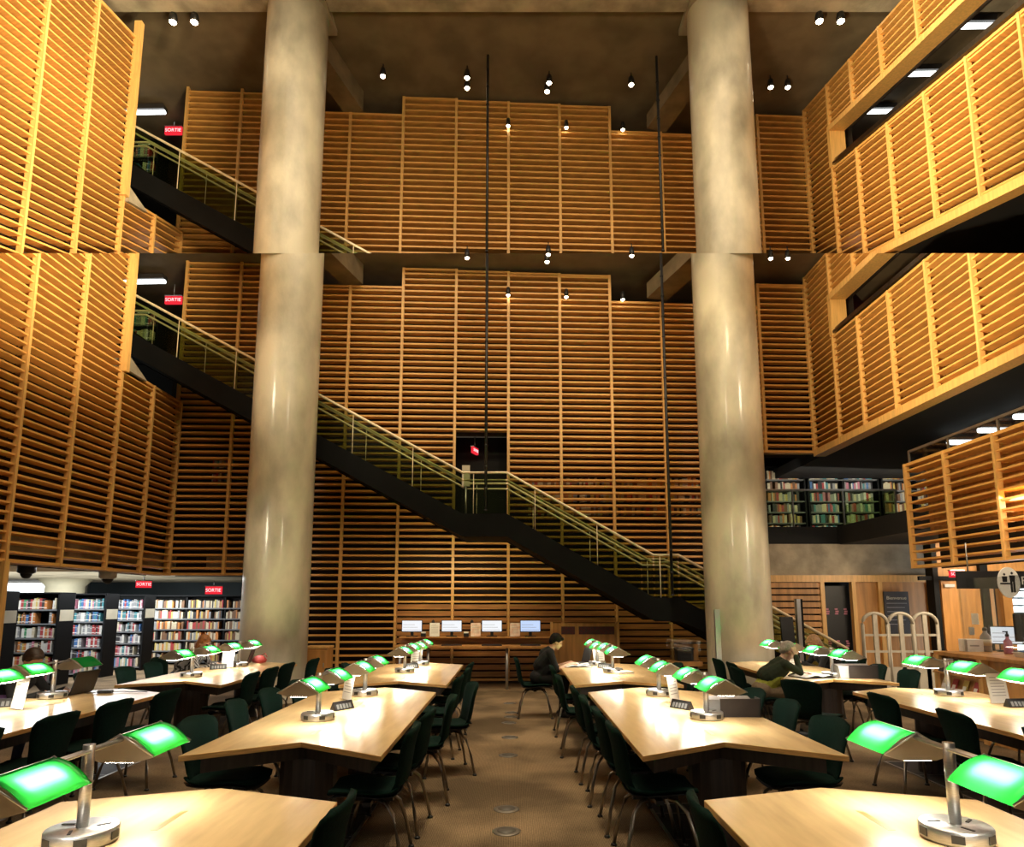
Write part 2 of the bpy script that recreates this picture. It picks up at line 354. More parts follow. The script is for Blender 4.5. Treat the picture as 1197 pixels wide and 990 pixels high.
# dark rooms behind the openings on the reception side
r = struct('slab_upper_gallery')
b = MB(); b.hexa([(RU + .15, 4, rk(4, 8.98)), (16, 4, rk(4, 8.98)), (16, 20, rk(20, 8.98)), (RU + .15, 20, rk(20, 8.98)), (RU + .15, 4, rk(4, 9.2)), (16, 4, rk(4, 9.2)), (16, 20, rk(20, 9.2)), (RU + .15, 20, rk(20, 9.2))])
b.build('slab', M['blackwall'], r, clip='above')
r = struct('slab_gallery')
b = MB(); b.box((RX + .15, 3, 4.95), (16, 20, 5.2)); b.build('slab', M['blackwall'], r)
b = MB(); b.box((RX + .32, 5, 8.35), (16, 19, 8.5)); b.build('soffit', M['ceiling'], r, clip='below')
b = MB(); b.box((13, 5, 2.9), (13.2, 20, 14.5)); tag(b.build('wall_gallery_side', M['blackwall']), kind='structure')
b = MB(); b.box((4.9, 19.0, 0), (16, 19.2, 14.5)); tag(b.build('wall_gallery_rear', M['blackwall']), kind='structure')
# ceilings
r = struct('ceiling')
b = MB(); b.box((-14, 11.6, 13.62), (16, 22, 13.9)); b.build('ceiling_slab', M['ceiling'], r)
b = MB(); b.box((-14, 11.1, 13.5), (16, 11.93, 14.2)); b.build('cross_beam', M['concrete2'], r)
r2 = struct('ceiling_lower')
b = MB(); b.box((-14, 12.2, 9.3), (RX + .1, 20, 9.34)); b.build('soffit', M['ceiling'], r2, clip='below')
# raking beams from the columns to the back wall
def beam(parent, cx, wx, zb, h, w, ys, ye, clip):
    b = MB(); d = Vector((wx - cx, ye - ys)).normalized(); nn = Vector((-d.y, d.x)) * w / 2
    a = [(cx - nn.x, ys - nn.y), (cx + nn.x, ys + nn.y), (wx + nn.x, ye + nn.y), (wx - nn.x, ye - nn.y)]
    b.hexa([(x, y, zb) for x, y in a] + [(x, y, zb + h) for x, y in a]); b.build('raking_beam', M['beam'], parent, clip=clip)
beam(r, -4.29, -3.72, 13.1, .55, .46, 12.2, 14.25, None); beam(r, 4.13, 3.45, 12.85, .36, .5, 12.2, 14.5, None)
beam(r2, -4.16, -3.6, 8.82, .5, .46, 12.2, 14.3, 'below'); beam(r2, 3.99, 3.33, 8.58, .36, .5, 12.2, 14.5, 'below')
# columns
def column(name, x, r0, z0, z1, clip, cap):
    o = struct(name)
    b = MB(); b.lathe([(r0, z) for z in np.linspace(z0, z1, 18)], (x, 11.9, 0), 64); b.build('shaft', M['concrete'], o, clip=clip)
    if cap:
        b = MB(); s = 1 if x < 0 else -1
        b.hexa([(x - .62, 11.28, 13.38), (x + .62, 11.28, 13.38), (x + .62, 12.5, 13.5), (x - .62, 12.5, 13.5), (x - .62, 11.2, 13.75), (x + .62, 11.2, 13.75), (x + .62, 12.5, 13.75), (x - .62, 12.5, 13.75)])
        b.build('capital', M['concrete2'], o)
    return o
column('column_left', -4.17, .57, 0, 9.3, 'below', False); column('column_right', 3.99, .56, 0, 9.3, 'below', False)
column('column_left_upper', -4.3, .59, 6.5, 13.55, 'above', True); column('column_right_upper', 4.13, .59, 6.5, 13.55, 'above', True)

# ---- behind the left screen: low concrete slab, dark blue end wall, bright windows
b = MB(); b.box((-22, 6, 2.42), (-7.4, 26, 2.7)); b.box((-7.4, 14.6, 2.42), (-4.9, 26, 2.7)); tag(b.build('ceiling_stacks', M['concrete2']), kind='structure')
b = MB(); b.box((-22, 24, 0), (-4.6, 24.2, 2.45)); tag(b.build('wall_stacks_end', M['bluewall']), kind='structure')
b = MB(); b.box((-4.7, 15.0, 0), (-4.5, 24.2, 2.45)); tag(b.build('wall_stacks_side', M['blackwall']), kind='structure')
w = struct('window_1')
b = MB(); b.box((-21, 23.9, 1.95), (-15.2, 23.98, 2.42)); b.build('pane', M['window'], w)
b = MB(); b.box((-21, 23.88, 1.55), (-16.5, 23.98, 1.98)); b.build('pane', M['window_low'], w)
b = MB(); b.box((-21, 23.86, 2.38), (-15.1, 23.99, 2.44)); b.box((-15.2, 23.86, 1.5), (-15.08, 23.99, 2.44)); b.build('window_frame', M['alu'], w)
b = MB(); b.lathe([(.53, 0), (.53, 2.2), (.74, 2.42)], (-13.9, 20.9, 0), 32); tag(b.build('column_stacks', M['cream']), kind='structure')
# ---- dark landing room at the head of each stair flight
for nm, fn in (('wall_landing', lambda x, y, z: Vector((x, y, z))), ('wall_landing_upper', up)):
    r = struct(nm); cl = 'below' if nm == 'wall_landing' else 'above'
    b = MB(); b.hexa([fn(*q) for q in ((-12, 17, 6.9), (-5, 17, 6.9), (-5, 17.2, 6.9), (-12, 17.2, 6.9), (-12, 17, 9.35), (-5, 17, 9.35), (-5, 17.2, 9.35), (-12, 17.2, 9.35))]); b.build('rear_wall', M['blackwall'], r)
    b = MB(); b.hexa([fn(*q) for q in ((-12, 12.0, 6.85), (-7.7, 12.0, 6.85), (-7.7, 17.2, 6.85), (-12, 17.2, 6.85), (-12, 12.0, 7.15), (-7.7, 12.0, 7.15), (-7.7, 17.2, 7.15), (-12, 17.2, 7.15))]); b.build('landing_slab', M['stairblack'], r, clip=cl if nm != 'wall_landing' else None)
# ---- mezzanine behind the right column, concrete beam and panelled wall under it
m1 = struct('slab_mezzanine')
b = MB(); b.box((4.8, 15.0, 2.97), (13, 19, 3.38)); b.box((RX + .5, 5, 2.97), (13, 15.0, 3.38)); b.build('slab', M['blackwall'], m1)
b = MB(); b.box((4.9, 14.9, 2.27), (13, 15.15, 2.98)); tag(b.build('beam_mezzanine', M['concrete2']), kind='structure')
wp = struct('wall_mezzanine_front'); PY = 14.8
b = MB(); b.box((4.9, PY + .12, 0), (6.9, PY + .16, 2.28)); b.build('lining', M['backing'], wp)
b = MB()
for k in range(16): b.box((5.3, PY, .02 + k * .142), (6.78, PY + .05, .02 + k * .142 + .108))
b.build('board_panel', M['panel'], wp)
b = MB()
for x in (5.3, 6.83, 7.52, 8.1, 9.2): b.box((x - .045, PY - .025, 0), (x + .045, PY + .1, 2.13))
b.box((5.3, PY - .02, 2.13), (9.2, PY + .1, 2.28)); b.build('panel_frame', M['mullion'], wp)
b = MB(); b.box((7.53, PY + .05, 0), (8.1, PY + .1, 2.15)); b.build('veneer_panel', M['panel'], wp)
b = MB(); b.box((8.1, PY + .05, 0), (9.2, PY + .1, 2.15)); b.build('veneer_panel', M['panel'], wp)
b = MB(); b.box((6.84, PY + .6, 0), (7.52, PY + .65, 2.2)); b.build('dark_recess', M['blackwall'], wp)
# doorway behind the stair landing
b = MB(); b.box((-1.5, 15.6, 3.2), (.2, 15.7, 5.6)); b.box((-1.35, 14.45, 3.25), (.0, 15.65, 3.32)); tag(b.build('wall_doorway_recess', M['blackwall']), kind='structure')
# reception side wall, portal and window
wz = struct('wall_reception'); 
b = MB(); b.box((8.45, 13.4, 0), (9.6, 13.5, 2.9)); b.box((9.6, 13.4, 2.15), (12.9, 13.5, 2.9)); b.build('veneer_panel', M['panel'], wz)
b = MB(); b.box((8.36, 13.3, 0), (8.46, 13.55, 2.9)); b.box((9.3, 13.3, 0), (9.45, 13.39, 2.9)); b.box((8.1, 13.34, 2.12), (9.7, 13.395, 2.2)); b.build('portal_frame', M['shelfblack'], wz)
dr = struct('door_1')
b = MB(); b.box((8.52, 13.33, 0), (9.28, 13.38, 2.1)); b.build('door_leaf', M['panel'], dr)
b = MB(); b.box((8.56, 13.28, 1.98), (8.76, 13.35, 2.04)); b.build('door_closer', M['alu'], dr)
b = MB(); b.box((8.98, 13.31, 1.05), (9.08, 13.34, 1.2)); b.build('door_plate', M['alu'], dr)
wn = struct('window_2')
b = MB(); b.box((9.68, 13.2, 0), (13, 13.25, 2.15)); b.build('pane', M['window'], wn)
b = MB()
for k in range(13): b.box((9.68, 13.12, .3 + k * .145), (13, 13.2, .3 + k * .145 + .03))
b.build('blind_slat', M['bluewall'], wn)
b = MB()
for x in (9.6, 10.32, 11.3): b.box((x - .08, 13.05, 0), (x + .1, 13.25, 2.3))
b.build('window_frame', M['panel'], wn)

# ---- front parapet of the reception mezzanine (louvres, glass, rail)
wm = struct('wall_mezzanine_parapet')
YM = [4.9, 5.95, 7.05, 8.15, 9.25, 10.35, 11.4]
screen(wm, (RX, 0), (RX, 1), (-1, 0), YM, lambda k: 2.25, lambda k: 4.06, depth=.2)
b = MB(); b.box((RX + .35, 5, 2.9), (RX + .4, 11.4, 4.0)); b.build('parapet_back', M['panel'], wm)
def rail_run(parent, pts, fn, clip=None, r=.024): 
    b = MB(); b.tube([fn(*p) for p in pts], r, 8); b.build('rail', M['rail'], parent, clip=clip)
b = MB(); b.box((RX + .07, 5, 4.26), (RX + .11, 11.4, 4.30))
for y in YM: b.box((RX + .08, y - .02, 4.0), (RX + .1, y + .02, 4.28))
b.box((RX + .07, 11.38, 3.9), (9.0, 11.4, 3.94)); b.build('top_rail', M['trimmetal'], wm)
b = MB(); b.box((RX + .085, 5, 4.06), (RX + .095, 11.38, 4.26)); b.build('glass_panel', M['acrylic'], wm)
# glass balustrade in front of the mezzanine bookcases
bl = tag(empty('glass_balustrade', (7.3, 15.05, 3.38)), 'glass balustrade with a pale top rail in front of the mezzanine bookcases', 'railing')
b = MB(); b.box((-1.9, -.01, .02), (1.45, .01, .84)); b.box((1.46, 0, .02), (1.48, 3.4, .84)); b.build('glass_panel', M['glass'], bl)
b = MB(); b.box((-1.9, -.03, .83), (1.48, .03, .87)); b.build('top_rail', M['trimmetal'], bl)
for x in (-.9, .25, 1.45):
    b = MB(); b.box((x - .012, -.025, 0), (x + .012, .025, .85)); b.build('post', M['trimmetal'], bl)
#STAIRS
#FURN
PATH = [(-9.4, 7.2), (-7.95, 7.2), (-.95, 3.36), (-.1, 3.36), (2.68, 1.77), (3.15, 1.77), (6.25, 0.02)]
def ztop_at(x, path):
    for (x0, z0), (x1, z1) in zip(path, path[1:]):
        if x0 <= x <= x1: return z0 + (z1 - z0) * (x - x0) / (x1 - x0)
    return path[-1][1]
def staircase(path, fn, clip, label):
    o = tag(empty('staircase', (0, 0, 0)), label, 'staircase')
    YF, YB = 12.63, 13.87
    def plate(b, y0, y1, dz0, dz1):
        for (x0, z0), (x1, z1) in zip(path, path[1:]):
            b.hexa([fn(x0, y0, max(0.01, z0 + dz0)), fn(x1, y0, max(0.01, z1 + dz0)), fn(x1, y1, max(0.01, z1 + dz0)), fn(x0, y1, max(0.01, z0 + dz0)),
                    fn(x0, y0, z0 + dz1), fn(x1, y0, z1 + dz1), fn(x1, y1, z1 + dz1), fn(x0, y1, z0 + dz1)])
    for y in (YF, YB - .05):
        b = MB(); plate(b, y, y + .05, -.44, 0); b.build('stringer', M['stairblack'], o, clip=clip)
    b = MB(); plate(b, YF + .05, YB - .05, -.42, -.38); b.build('soffit', M['stairblack'], o, clip=clip)
    b = MB()
    for (x0, z0), (x1, z1) in zip(path, path[1:]):
        n = max(1, round((z0 - z1) / .165))
        for k in range(n):
            xa = x0 + (x1 - x0) * k / n; xb = x0 + (x1 - x0) * (k + 1) / n; zt = z0 + (z1 - z0) * (k + .5) / n - .1
            if zt < .06: continue
            b.hexa([fn(xa, YF + .05, zt - .04), fn(xb + .02, YF + .05, zt - .04), fn(xb + .02, YB - .05, zt - .04), fn(xa, YB - .05, zt - .04),
                    fn(xa, YF + .05, zt), fn(xb + .02, YF + .05, zt), fn(xb + .02, YB - .05, zt), fn(xa, YB - .05, zt)])
    b.build('tread', M['stairblack'], o, clip=clip)
    for y in (YF + .02, YB - .03):
        for (x0, z0), (x1, z1) in zip(path, path[1:]):
            b = MB(); b.hexa([fn(x0 + .02, y, z0), fn(x1 - .02, y, max(.02, z1)), fn(x1 - .02, y + .012, max(.02, z1)), fn(x0 + .02, y + .012, z0),
                              fn(x0 + .02, y, z0 + .78), fn(x1 - .02, y, z1 + .78), fn(x1 - .02, y + .012, z1 + .78), fn(x0 + .02, y + .012, z0 + .78)])
            b.build('glass_panel', M['glass'], o, clip=clip)
        b = MB(); b.tube([fn(x, y, z + .8) for x, z in path], .026, 8); b.build('top_rail', M['rail'], o, clip=clip)
        yi = y + (.09 if y < 13 else -.09)
        b = MB(); b.tube([fn(x, yi, z + .67) for x, z in path], .021, 8); b.build('handrail', M['rail'], o, clip=clip)
        b = MB(); x = path[0][0] + .4
        while x < path[-1][0]:
            z = ztop_at(x, path); b.tube([fn(x, y, z - .1), fn(x, y, z + .78)], .008, 6)
            b.tube([fn(x, y, z + .6), fn(x, yi, z + .67)], .009, 6); x += 1.18
        b.build('post', M['rail'], o, clip=clip)
    return o
staircase(PATH, lambda x, y, z: Vector((x, y, z)), None, 'black steel staircase with glass sides crossing the louvred wall down to the floor')
staircase([(-9.4, 7.2), (-7.95, 7.2), (-2.6, 4.26)], up, 'above', 'upper black stair flight with glass sides, cut short behind the column near the lettered bookcase')

# ================================================================== TABLES, CHAIRS, LAMPS
def seed_pick(a): return a[random.randrange(len(a))]
def table_mesh(w, L, notch, peak):
    h = w / 2
    return [(-h, 0), (0, notch), (h, 0), (h, L), (0, L + peak), (-h, L)]
def make_table(name, cx, y0, w, L, notch, peak, label, group, rz=0.0):
    o = tag(empty(name, (cx, y0, 0), rz), label, 'table', group)
    poly = table_mesh(w, L, notch, peak)
    b = MB(); b.prism(poly, .695, .73, 0, 1); b.build('table_top', [M['maple'], M['maple_edge']], o, bevel=.004)
    ins = [(x * .86, y + (.12 if y < L / 2 else -.12)) for x, y in poly]
    b = MB(); b.prism(ins, .60, .695); b.build('apron', M['pedestal'], o)
    for yy in (.62, L - .35):
        b = MB(); b.prism([(.2 * math.cos(a), yy + .12 * math.sin(a)) for a in np.linspace(0, 2 * PI, 17)[:-1]], .0, .60); b.build('pedestal', M['pedestal'], o)
    for yy in (.80, 2.15, 2.78):
        if yy > L: continue
        b = MB(); b.cbox((0.0, yy, .7302), (.03, .26, .0016), rot=None); b.build('cable_slot', M['inlay'], o)
    return o
TABLES = [  # key, x, y0, width, length, notch, peak, label
    ('il1', -1.47, .25, 1.30, 3.05, .3, .24, 'maple chevron table closest to the camera on the book-range side of the aisle'),
    ('ir1', 1.56, .25, 1.30, 3.08, .3, .22, 'maple chevron table closest to the camera on the reception-desk side of the aisle'),
    ('il2', -1.42, 4.25, 1.24, 2.99, .42, .42, 'maple chevron table second from the camera, aisle side towards the book ranges'),
    ('ir2', 1.43, 4.25, 1.26, 2.99, .42, .42, 'maple chevron table carrying a grey box file, beside the aisle'),
    ('il3', -1.37, 7.86, 1.24, 2.62, .40, .36, 'maple chevron table in front of the computer counter, book-range side of the aisle'),
    ('ir3', 1.34, 7.86, 1.26, 2.62, .40, .36, 'maple chevron table where the person in black is studying'),
    ('ol2', -4.27, 4.2, 1.28, 2.98, .40, .36, 'maple chevron table where a person works at a laptop by the first book ranges'),
    ('or2', 4.25, 4.2, 1.28, 3.08, .40, .38, 'maple chevron table alongside the wooden reception desk'),
    ('ol3', -3.95, 7.86, 1.22, 2.75, .42, .36, 'maple chevron table where the red-haired person in stripes sits by the column'),
    ('or3', 3.97, 8.05, 1.16, 2.75, .42, .36, 'maple chevron table where the grey-haired person in green is reading'),
]
TB = {}
for k, x, y0, w, L, no_, pk, lab in TABLES:
    TB[k] = make_table('reading_table', x, y0, w, L, no_, pk, lab, 'chevron reading tables')

# ---- chair
def sheet(fn, nu, nv, th, mi=0, hollow=False):
    """closed thin body from a parametric surface"""
    b = MB(); top = [[Vector(fn(i / nu, j / nv)) for j in range(nv + 1)] for i in range(nu + 1)]
    nor = []
    for i in range(nu + 1):
        row = []
        for j in range(nv + 1):
            du = top[min(i + 1, nu)][j] - top[max(i - 1, 0)][j]; dv = top[i][min(j + 1, nv)] - top[i][max(j - 1, 0)]
            row.append(du.cross(dv).normalized())
        nor.append(row)
    w = nv + 1
    def edge(i, j): 
        e = min(i, nu - i, j, nv - j); return 0.25 if e == 0 else (0.8 if e == 1 else 1.0)
    va = [top[i][j] + nor[i][j] * th / 2 * edge(i, j) for i in range(nu + 1) for j in range(w)]
    vb = [top[i][j] - nor[i][j] * th / 2 * edge(i, j) for i in range(nu + 1) for j in range(w)]
    n = len(va); fs = []
    for i in range(nu):
        for j in range(nv):
            a = i * w + j; fs.append((a, a + 1, a + w + 1, a + w))
            if not hollow: fs.append((n + a, n + a + w, n + a + w + 1, n + a + 1))
    ring = [(0, j) for j in range(nv)] + [(i, nv) for i in range(nu)] + [(nu, j) for j in range(nv, 0, -1)] + [(i, 0) for i in range(nu, 0, -1)]
    for q in range(len(ring)):
        a = ring[q][0] * w + ring[q][1]; c = ring[(q + 1) % len(ring)]; c = c[0] * w + c[1]
        fs.append((a, n + a, n + c, c))
    b.add(va + vb, fs, mi, True); return b
def lerp_tab(tab, u):
    for (a, *p), (c, *q) in zip(tab, tab[1:]):
        if a <= u <= c:
            k = (u - a) / (c - a) if c > a else 0; k = k * k * (3 - 2 * k) if False else k
            return [x + (y - x) * k for x, y in zip(p, q)]
    return list(tab[-1][1:])
SEATP = [(0, .25, .425, .15), (.08, .235, .45, .195), (.3, .12, .462, .225), (.7, -.08, .445, .22), (.88, -.17, .45, .205), (1, -.205, .475, .19)]
BACKP = [(0, -.20, .47, .185), (.12, -.232, .525, .185), (.35, -.25, .62, .20), (.6, -.265, .72, .222), (.82, -.285, .80, .236), (.94, -.305, .842, .222), (.98, -.312, .852, .195), (1, -.318, .858, .15)]
def seat_fn(u, v):
    y, z, w = lerp_tab(SEATP, u); s = v * 2 - 1
    return (s * w, y, z + .022 * s * s)
def back_fn(u, v):
    y, z, w = lerp_tab(BACKP, u); s = v * 2 - 1
    return (s * w, y + .05 * s * s, z - .012 * s * s)
def make_chair():
    o = empty('shell_chair')
    def shift(fn, dy, dz): return lambda u, v: tuple(Vector(fn(u, v)) + Vector((0, dy, dz)))
    sheet(seat_fn, 14, 10, .04).build('seat', M['fabric'], o)
    sheet(back_fn, 16, 10, .036).build('backrest', M['fabric'], o)
    sh = sheet(lambda u, v: (lambda p: (p[0] * .97, p[1] - .004, p[2] - .03))(seat_fn(u * .97 + .015, v)), 10, 8, .014).build('seat_shell', M['shell'], o); sh['label'] = 'black underside shell'
    b = MB(); b.cbox((0, 0, .405), (.16, .16, .03)); b.cbox((0, 0, .385), (.30, .05, .025)); b.cbox((0, 0, .385), (.05, .30, .025)); b.build('underframe', M['black'], o)
    for sx, sy in ((1, 1), (1, -1), (-1, 1), (-1, -1)):
        b = MB(); b.tube([(sx * .05, sy * .05, .395), (sx * .12, sy * .12, .385), (sx * .165, sy * .17, .33), (sx * .205, sy * .212, .18), (sx * .235, sy * .245, .012)], .0125, 8)
        lg = b.build('leg', M['steel'], o)
        b = MB(); b.lathe([(.02, 0), (.022, .008), (.014, .018)], (sx * .235, sy * .245, 0), 10); b.build('glide', M['black'], lg)
    return o
proto = make_chair(); proto_used = [False]
def chair(x, y, face, label, group, dz=0.0):
    """face = heading of the sitter in degrees, 0 = +Y, 90 = -X"""
    if not proto_used[0]: o = proto; proto_used[0] = True
    else: o = copy_tree(proto)
    o.location = (x, y, dz); o.rotation_euler = (0, 0, math.radians(face)); return tag(o, label, 'chair', group)
ORD = ['first', 'second', 'third', 'fourth', 'fifth']
def chairs(row, tname, side, spots, face, jit=5):
    for i, s in enumerate(spots):
        x, y = s[0], s[1]; fa = s[2] if len(s) > 2 else face + random.uniform(-jit, jit)
        chair(x, y, fa, 'green chair, %s from camera, %s, %s' % (ORD[i], side, tname), 'chairs at the ' + tname)
# aisle sides (sitters look away from the aisle)
chairs('il1', 'front table towards the book ranges', 'aisle side', [(-.98, 2.93)], 90)
chairs('ir1', 'front table towards reception', 'aisle side', [(1.05, 2.9)], -90)
chairs('il2', 'second table towards book ranges', 'aisle side', [(-.93, 4.62), (-.9, 5.28), (-.80, 6.02, 96), (-.66, 6.95, 105)], 90)
chairs('ir2', 'table with the grey box', 'aisle side', [(.95, 4.66), (.93, 5.28), (.9, 5.98), (.88, 6.68)], -90)
chairs('il3', 'table before the computer counter', 'aisle side', [(-.86, 7.72), (-.84, 8.6), (-.84, 9.4)], 90)
chairs('ir3', 'table of the person in black', 'aisle side', [(.80, 7.75), (.80, 8.9)], -90)
# outer sides of the inner tables
chairs('il2', 'second table towards book ranges', 'away from the aisle', [(-1.98, 4.86, -97), (-2.05, 5.75), (-2.05, 6.5), (-2.0, 7.2)], -90)
chairs('ir2', 'table with the grey box', 'away from the aisle', [(2.0, 4.86, 97), (2.05, 5.75), (2.05, 6.5), (2.0, 7.2)], 90)
chairs('il3', 'table before the computer counter', 'away from the aisle', [(-2.0, 8.5), (-2.0, 9.3)], -90)
chairs('ir3', 'table of the person in black', 'away from the aisle', [(2.0, 8.5), (2.0, 9.3)], 90)
# outer tables
chairs('ol2', 'laptop table', 'aisle-facing side', [(-3.66, 4.42), (-3.6, 5.12), (-3.58, 5.82), (-3.5, 6.5)], 90)
chairs('or2', 'table by the reception desk', 'aisle-facing side', [(3.70, 4.45), (3.6, 5.22), (3.58, 6.2)], -90)
chairs('or2', 'table by the reception desk', 'desk side', [(4.95, 5.6), (4.95, 6.7)], 90)
chairs('ol3', 'red-haired reader table', 'column side', [(-3.33, 8.1), (-3.33, 8.75), (-3.33, 9.4), (-3.2, 10.15)], 90)
chairs('ol3', 'red-haired reader table', 'book-range side', [(-4.75, 8.0, -70), (-4.7, 8.75), (-4.7, 9.4)], -90)
chairs('or3', 'grey-haired reader table', 'column side', [(3.26, 7.42, -55), (3.30, 9.45), (3.30, 10.1)], -90)
chairs('or3', 'grey-haired reader table', 'desk side', [(4.6, 8.35), (4.62, 9.1), (4.62, 9.8)], 90)

# ---- desk lamp with two gabled shades
def make_lamp(side, lit=(True, True)):
    """side = +1: green pane on the -X side"""
    o = empty('desk_lamp'); s = -side
    b = MB(); b.lathe([(.125, 0), (.13, .006), (.13, .05), (.126, .056), (.0, .057)], (0, 0, 0), 36); base = b.build('base', M['alu'], o)
    for a in (-60, -120, 60, 120, 0, 180):
        b = MB(); r = math.radians(a); b.cbox((.122 * math.cos(r), .122 * math.sin(r), .029), (.02, .045, .03), rot=Matrix.Rotation(r, 3, 'Z')); b.build('socket', M['black'], base)
    for a in (20, 160, 270):
        b = MB(); r = math.radians(a); b.cbox((.075 * math.cos(r), .075 * math.sin(r), .057), (.05, .012, .004), rot=Matrix.Rotation(r + .4, 3, 'Z')); b.build('vent', M['black'], base)
    b = MB(); b.tube([(0, 0, .05), (0, 0, .365)], .022, 20); b.build('pole', M['alu'], o)
    b = MB(); b.box((-.006, -.46, .335), (.006, .46, .347)); b.tube([(-.012, -.46, .341), (-.012, .46, .341)], .007, 8); b.tube([(.012, -.46, .341), (.012, .46, .341)], .007, 8); b.build('arm', M['alu'], o)
    for q, yc in enumerate((-.375, .375)):
        sh = empty('shade', (0, yc, .362)); sh.parent = o
        def pane(u, v): return (s * (.004 + .145 * v), (u - .5) * .33, -.012 * v - .078 * v * v - .0)
        def roof(u, v): return (-s * (.004 + .15 * v), (u - .5) * .33, -.088 * v)
        sheet(pane, 10, 8, .007, hollow=True).build('green_pane', M['shade_green'], sh)['label'] = 'green glass pane'
        sheet(roof, 6, 4, .005).build('metal_pane', M['shade_metal'], sh)
        b = MB()
        for y in (-.167, .167): b.tube([(s * .15, y, -.086), (0, y, .002), (-s * .152, y, -.088)], .004, 6)
        b.tube([(-s * .152, -.167, -.088), (-s * .152, .167, -.088)], .004, 6)
        b.build('rim', M['alu'], sh)
        for y in (-.164, .164):
            b = MB(); pr = [(s * (.004 + .145 * v), -.012 * v - .078 * v * v - .003) for v in (1, .8, .6, .4, .2, 0)] + [(-s * .15, -.09), (-s * .075, -.114), (s * .075, -.114)]; k_ = len(pr)
            b.add([(x, y - .002, z) for x, z in pr] + [(x, y + .002, z) for x, z in pr], [tuple(range(k_)), tuple(range(2 * k_ - 1, k_ - 1, -1))] + [(i, (i + 1) % k_, k_ + (i + 1) % k_, k_ + i) for i in range(k_)])
            b.build('end_plate', M['shade_metal'], sh)
        if lit[q]:
            b = MB(); b.box((-.06, -.155, -.117), (.06, .155, -.110)); b.build('diffuser', M['diffuser'], sh)['label'] = 'white lit diffuser'
            b = MB(); b.box((-.066, -.158, -.1095), (.066, .158, -.102)); b.build('light_block', M['darkgrey'], sh)  # added opaque plate, keeps the diffuser's upward light off the green pane
            b = MB(); b.cbox((s * .068, 0, -.046), (.06, .19, .008), rot=Matrix.Rotation(s * math.radians(29), 3, 'Y')); b.build('tube', M['tube'], sh)['label'] = 'glowing lamp tube'
    return o
LP = {(1, True, True): make_lamp(1), (-1, True, True): make_lamp(-1)}
LP[(-1, True, False)] = make_lamp(-1, (True, False)); LP[(1, False, True)] = make_lamp(1, (True, True))
used = set()
def lamp(x, y, side, label, key=None, rz=0.0):
    key = key or (side, True, True)
    o = LP[key] if key not in used else copy_tree(LP[key]); used.add(key)
    o.location = (x, y, .7325); o.rotation_euler = (0, 0, rz); return tag(o, label, 'desk lamp', 'green shaded desk lamps')
LAMPS = [
    (-1.68, 2.76, -1, 'large twin-shade green desk lamp at the camera, book-range side'),
    (1.76, 2.80, 1, 'large twin-shade green desk lamp at the camera, reception side'),
    (-1.56, 5.55, -1, 'green twin-shade lamp nearer the camera on the second book-range side table'),
    (-1.50, 7.0, -1, 'green twin-shade lamp farther from the camera on the second book-range side table'),
    (1.58, 5.6, 1, 'green twin-shade lamp standing beside the grey box file'),
    (1.50, 7.0, 1, 'green twin-shade lamp at the far end of the grey box table'),
    (-1.46, 9.3, -1, 'green twin-shade lamp nearer the camera on the book-range side computer-end table'),
    (-1.40, 10.4, -1, 'green twin-shade lamp at the computer counter end, book-range side'),
    (1.37, 9.3, 1, 'green twin-shade lamp with a sheet beside it on the table of the person in black'),
    (1.30, 10.4, 1, 'green twin-shade lamp directly across from the person in black'),
    (-4.55, 6.8, -1, 'desk lamp with one lit and one unlit shade beside the laptop'),
    (-4.40, 5.45, -1, 'green twin-shade lamp at the camera end of the laptop table'),
    (4.45, 7.0, 1, 'green twin-shade lamp in front of the reception desk brochures'),
    (4.42, 5.5, 1, 'green twin-shade lamp at the camera end of the reception side outer table'),
    (-4.10, 8.75, -1, 'green twin-shade lamp at the camera end of the red-haired person table'),
    (-4.08, 10.2, -1, 'green twin-shade lamp by the small laptop near the column'),
    (4.10, 8.75, 1, 'green twin-shade lamp with a white sheet beside it in front of the grey-haired person'),
    (4.05, 10.2, 1, 'green twin-shade lamp behind the grey-haired person'),
]
for x, y, sd, lab in LAMPS:
    lamp(x, y, sd, lab, (-1, True, False) if (x, y) == (-4.55, 6.8) else None)
for k, o in list(LP.items()):
    if k not in used:
        for c in list(o.children_recursive): bpy.data.objects.remove(c)
        bpy.data.objects.remove(o)
#PROPS
# ================================================================== BOOKS AND BOOKCASES
BC = {'red': (.42, .05, .05), 'orange': (.62, .24, .06), 'cream': (.62, .55, .38), 'white': (.72, .72, .68), 'blue': (.06, .17, .42), 'green': (.06, .28, .12), 'brown': (.20, .10, .05), 'black': (.03, .03, .035), 'grey': (.30, .31, .32), 'yellow': (.60, .46, .12), 'pink': (.55, .20, .28), 'teal': (.06, .26, .30)}
for k, c in BC.items(): M['book_' + k] = mat('book_cover_' + k, c, .55, var=.12, scale=30)
PAL = {'bright': ['white', 'cream', 'red', 'orange', 'blue', 'green', 'grey', 'yellow', 'pink', 'black', 'brown', 'white', 'cream'],
       'pale': ['white', 'grey', 'cream', 'teal', 'red', 'black', 'white', 'pink', 'grey', 'blue'],
       'old': ['cream', 'brown', 'cream', 'orange', 'brown', 'grey', 'black', 'yellow', 'cream', 'red']}
BOOKM = {}
for k in BC:
    b = MB(); b.box((-.5, 0, 0), (-.38, 1, 1)); b.box((.38, 0, 0), (.5, 1, 1)); b.box((-.5, 0, 0), (.5, .05, 1)); b.box((-.38, .05, .03), (.38, .97, .97), 1)
    b.box((-.505, -.004, .14), (.505, .02, .22), 1); b.box((-.505, -.004, .7), (.505, .02, .74), 1)
    o = b.build('book', [M['book_' + k], M['white']]); BOOKM[k] = o.data; bpy.data.objects.remove(o)
STUFF = MB(); SKEYS = list(BC)
nbook = [0]
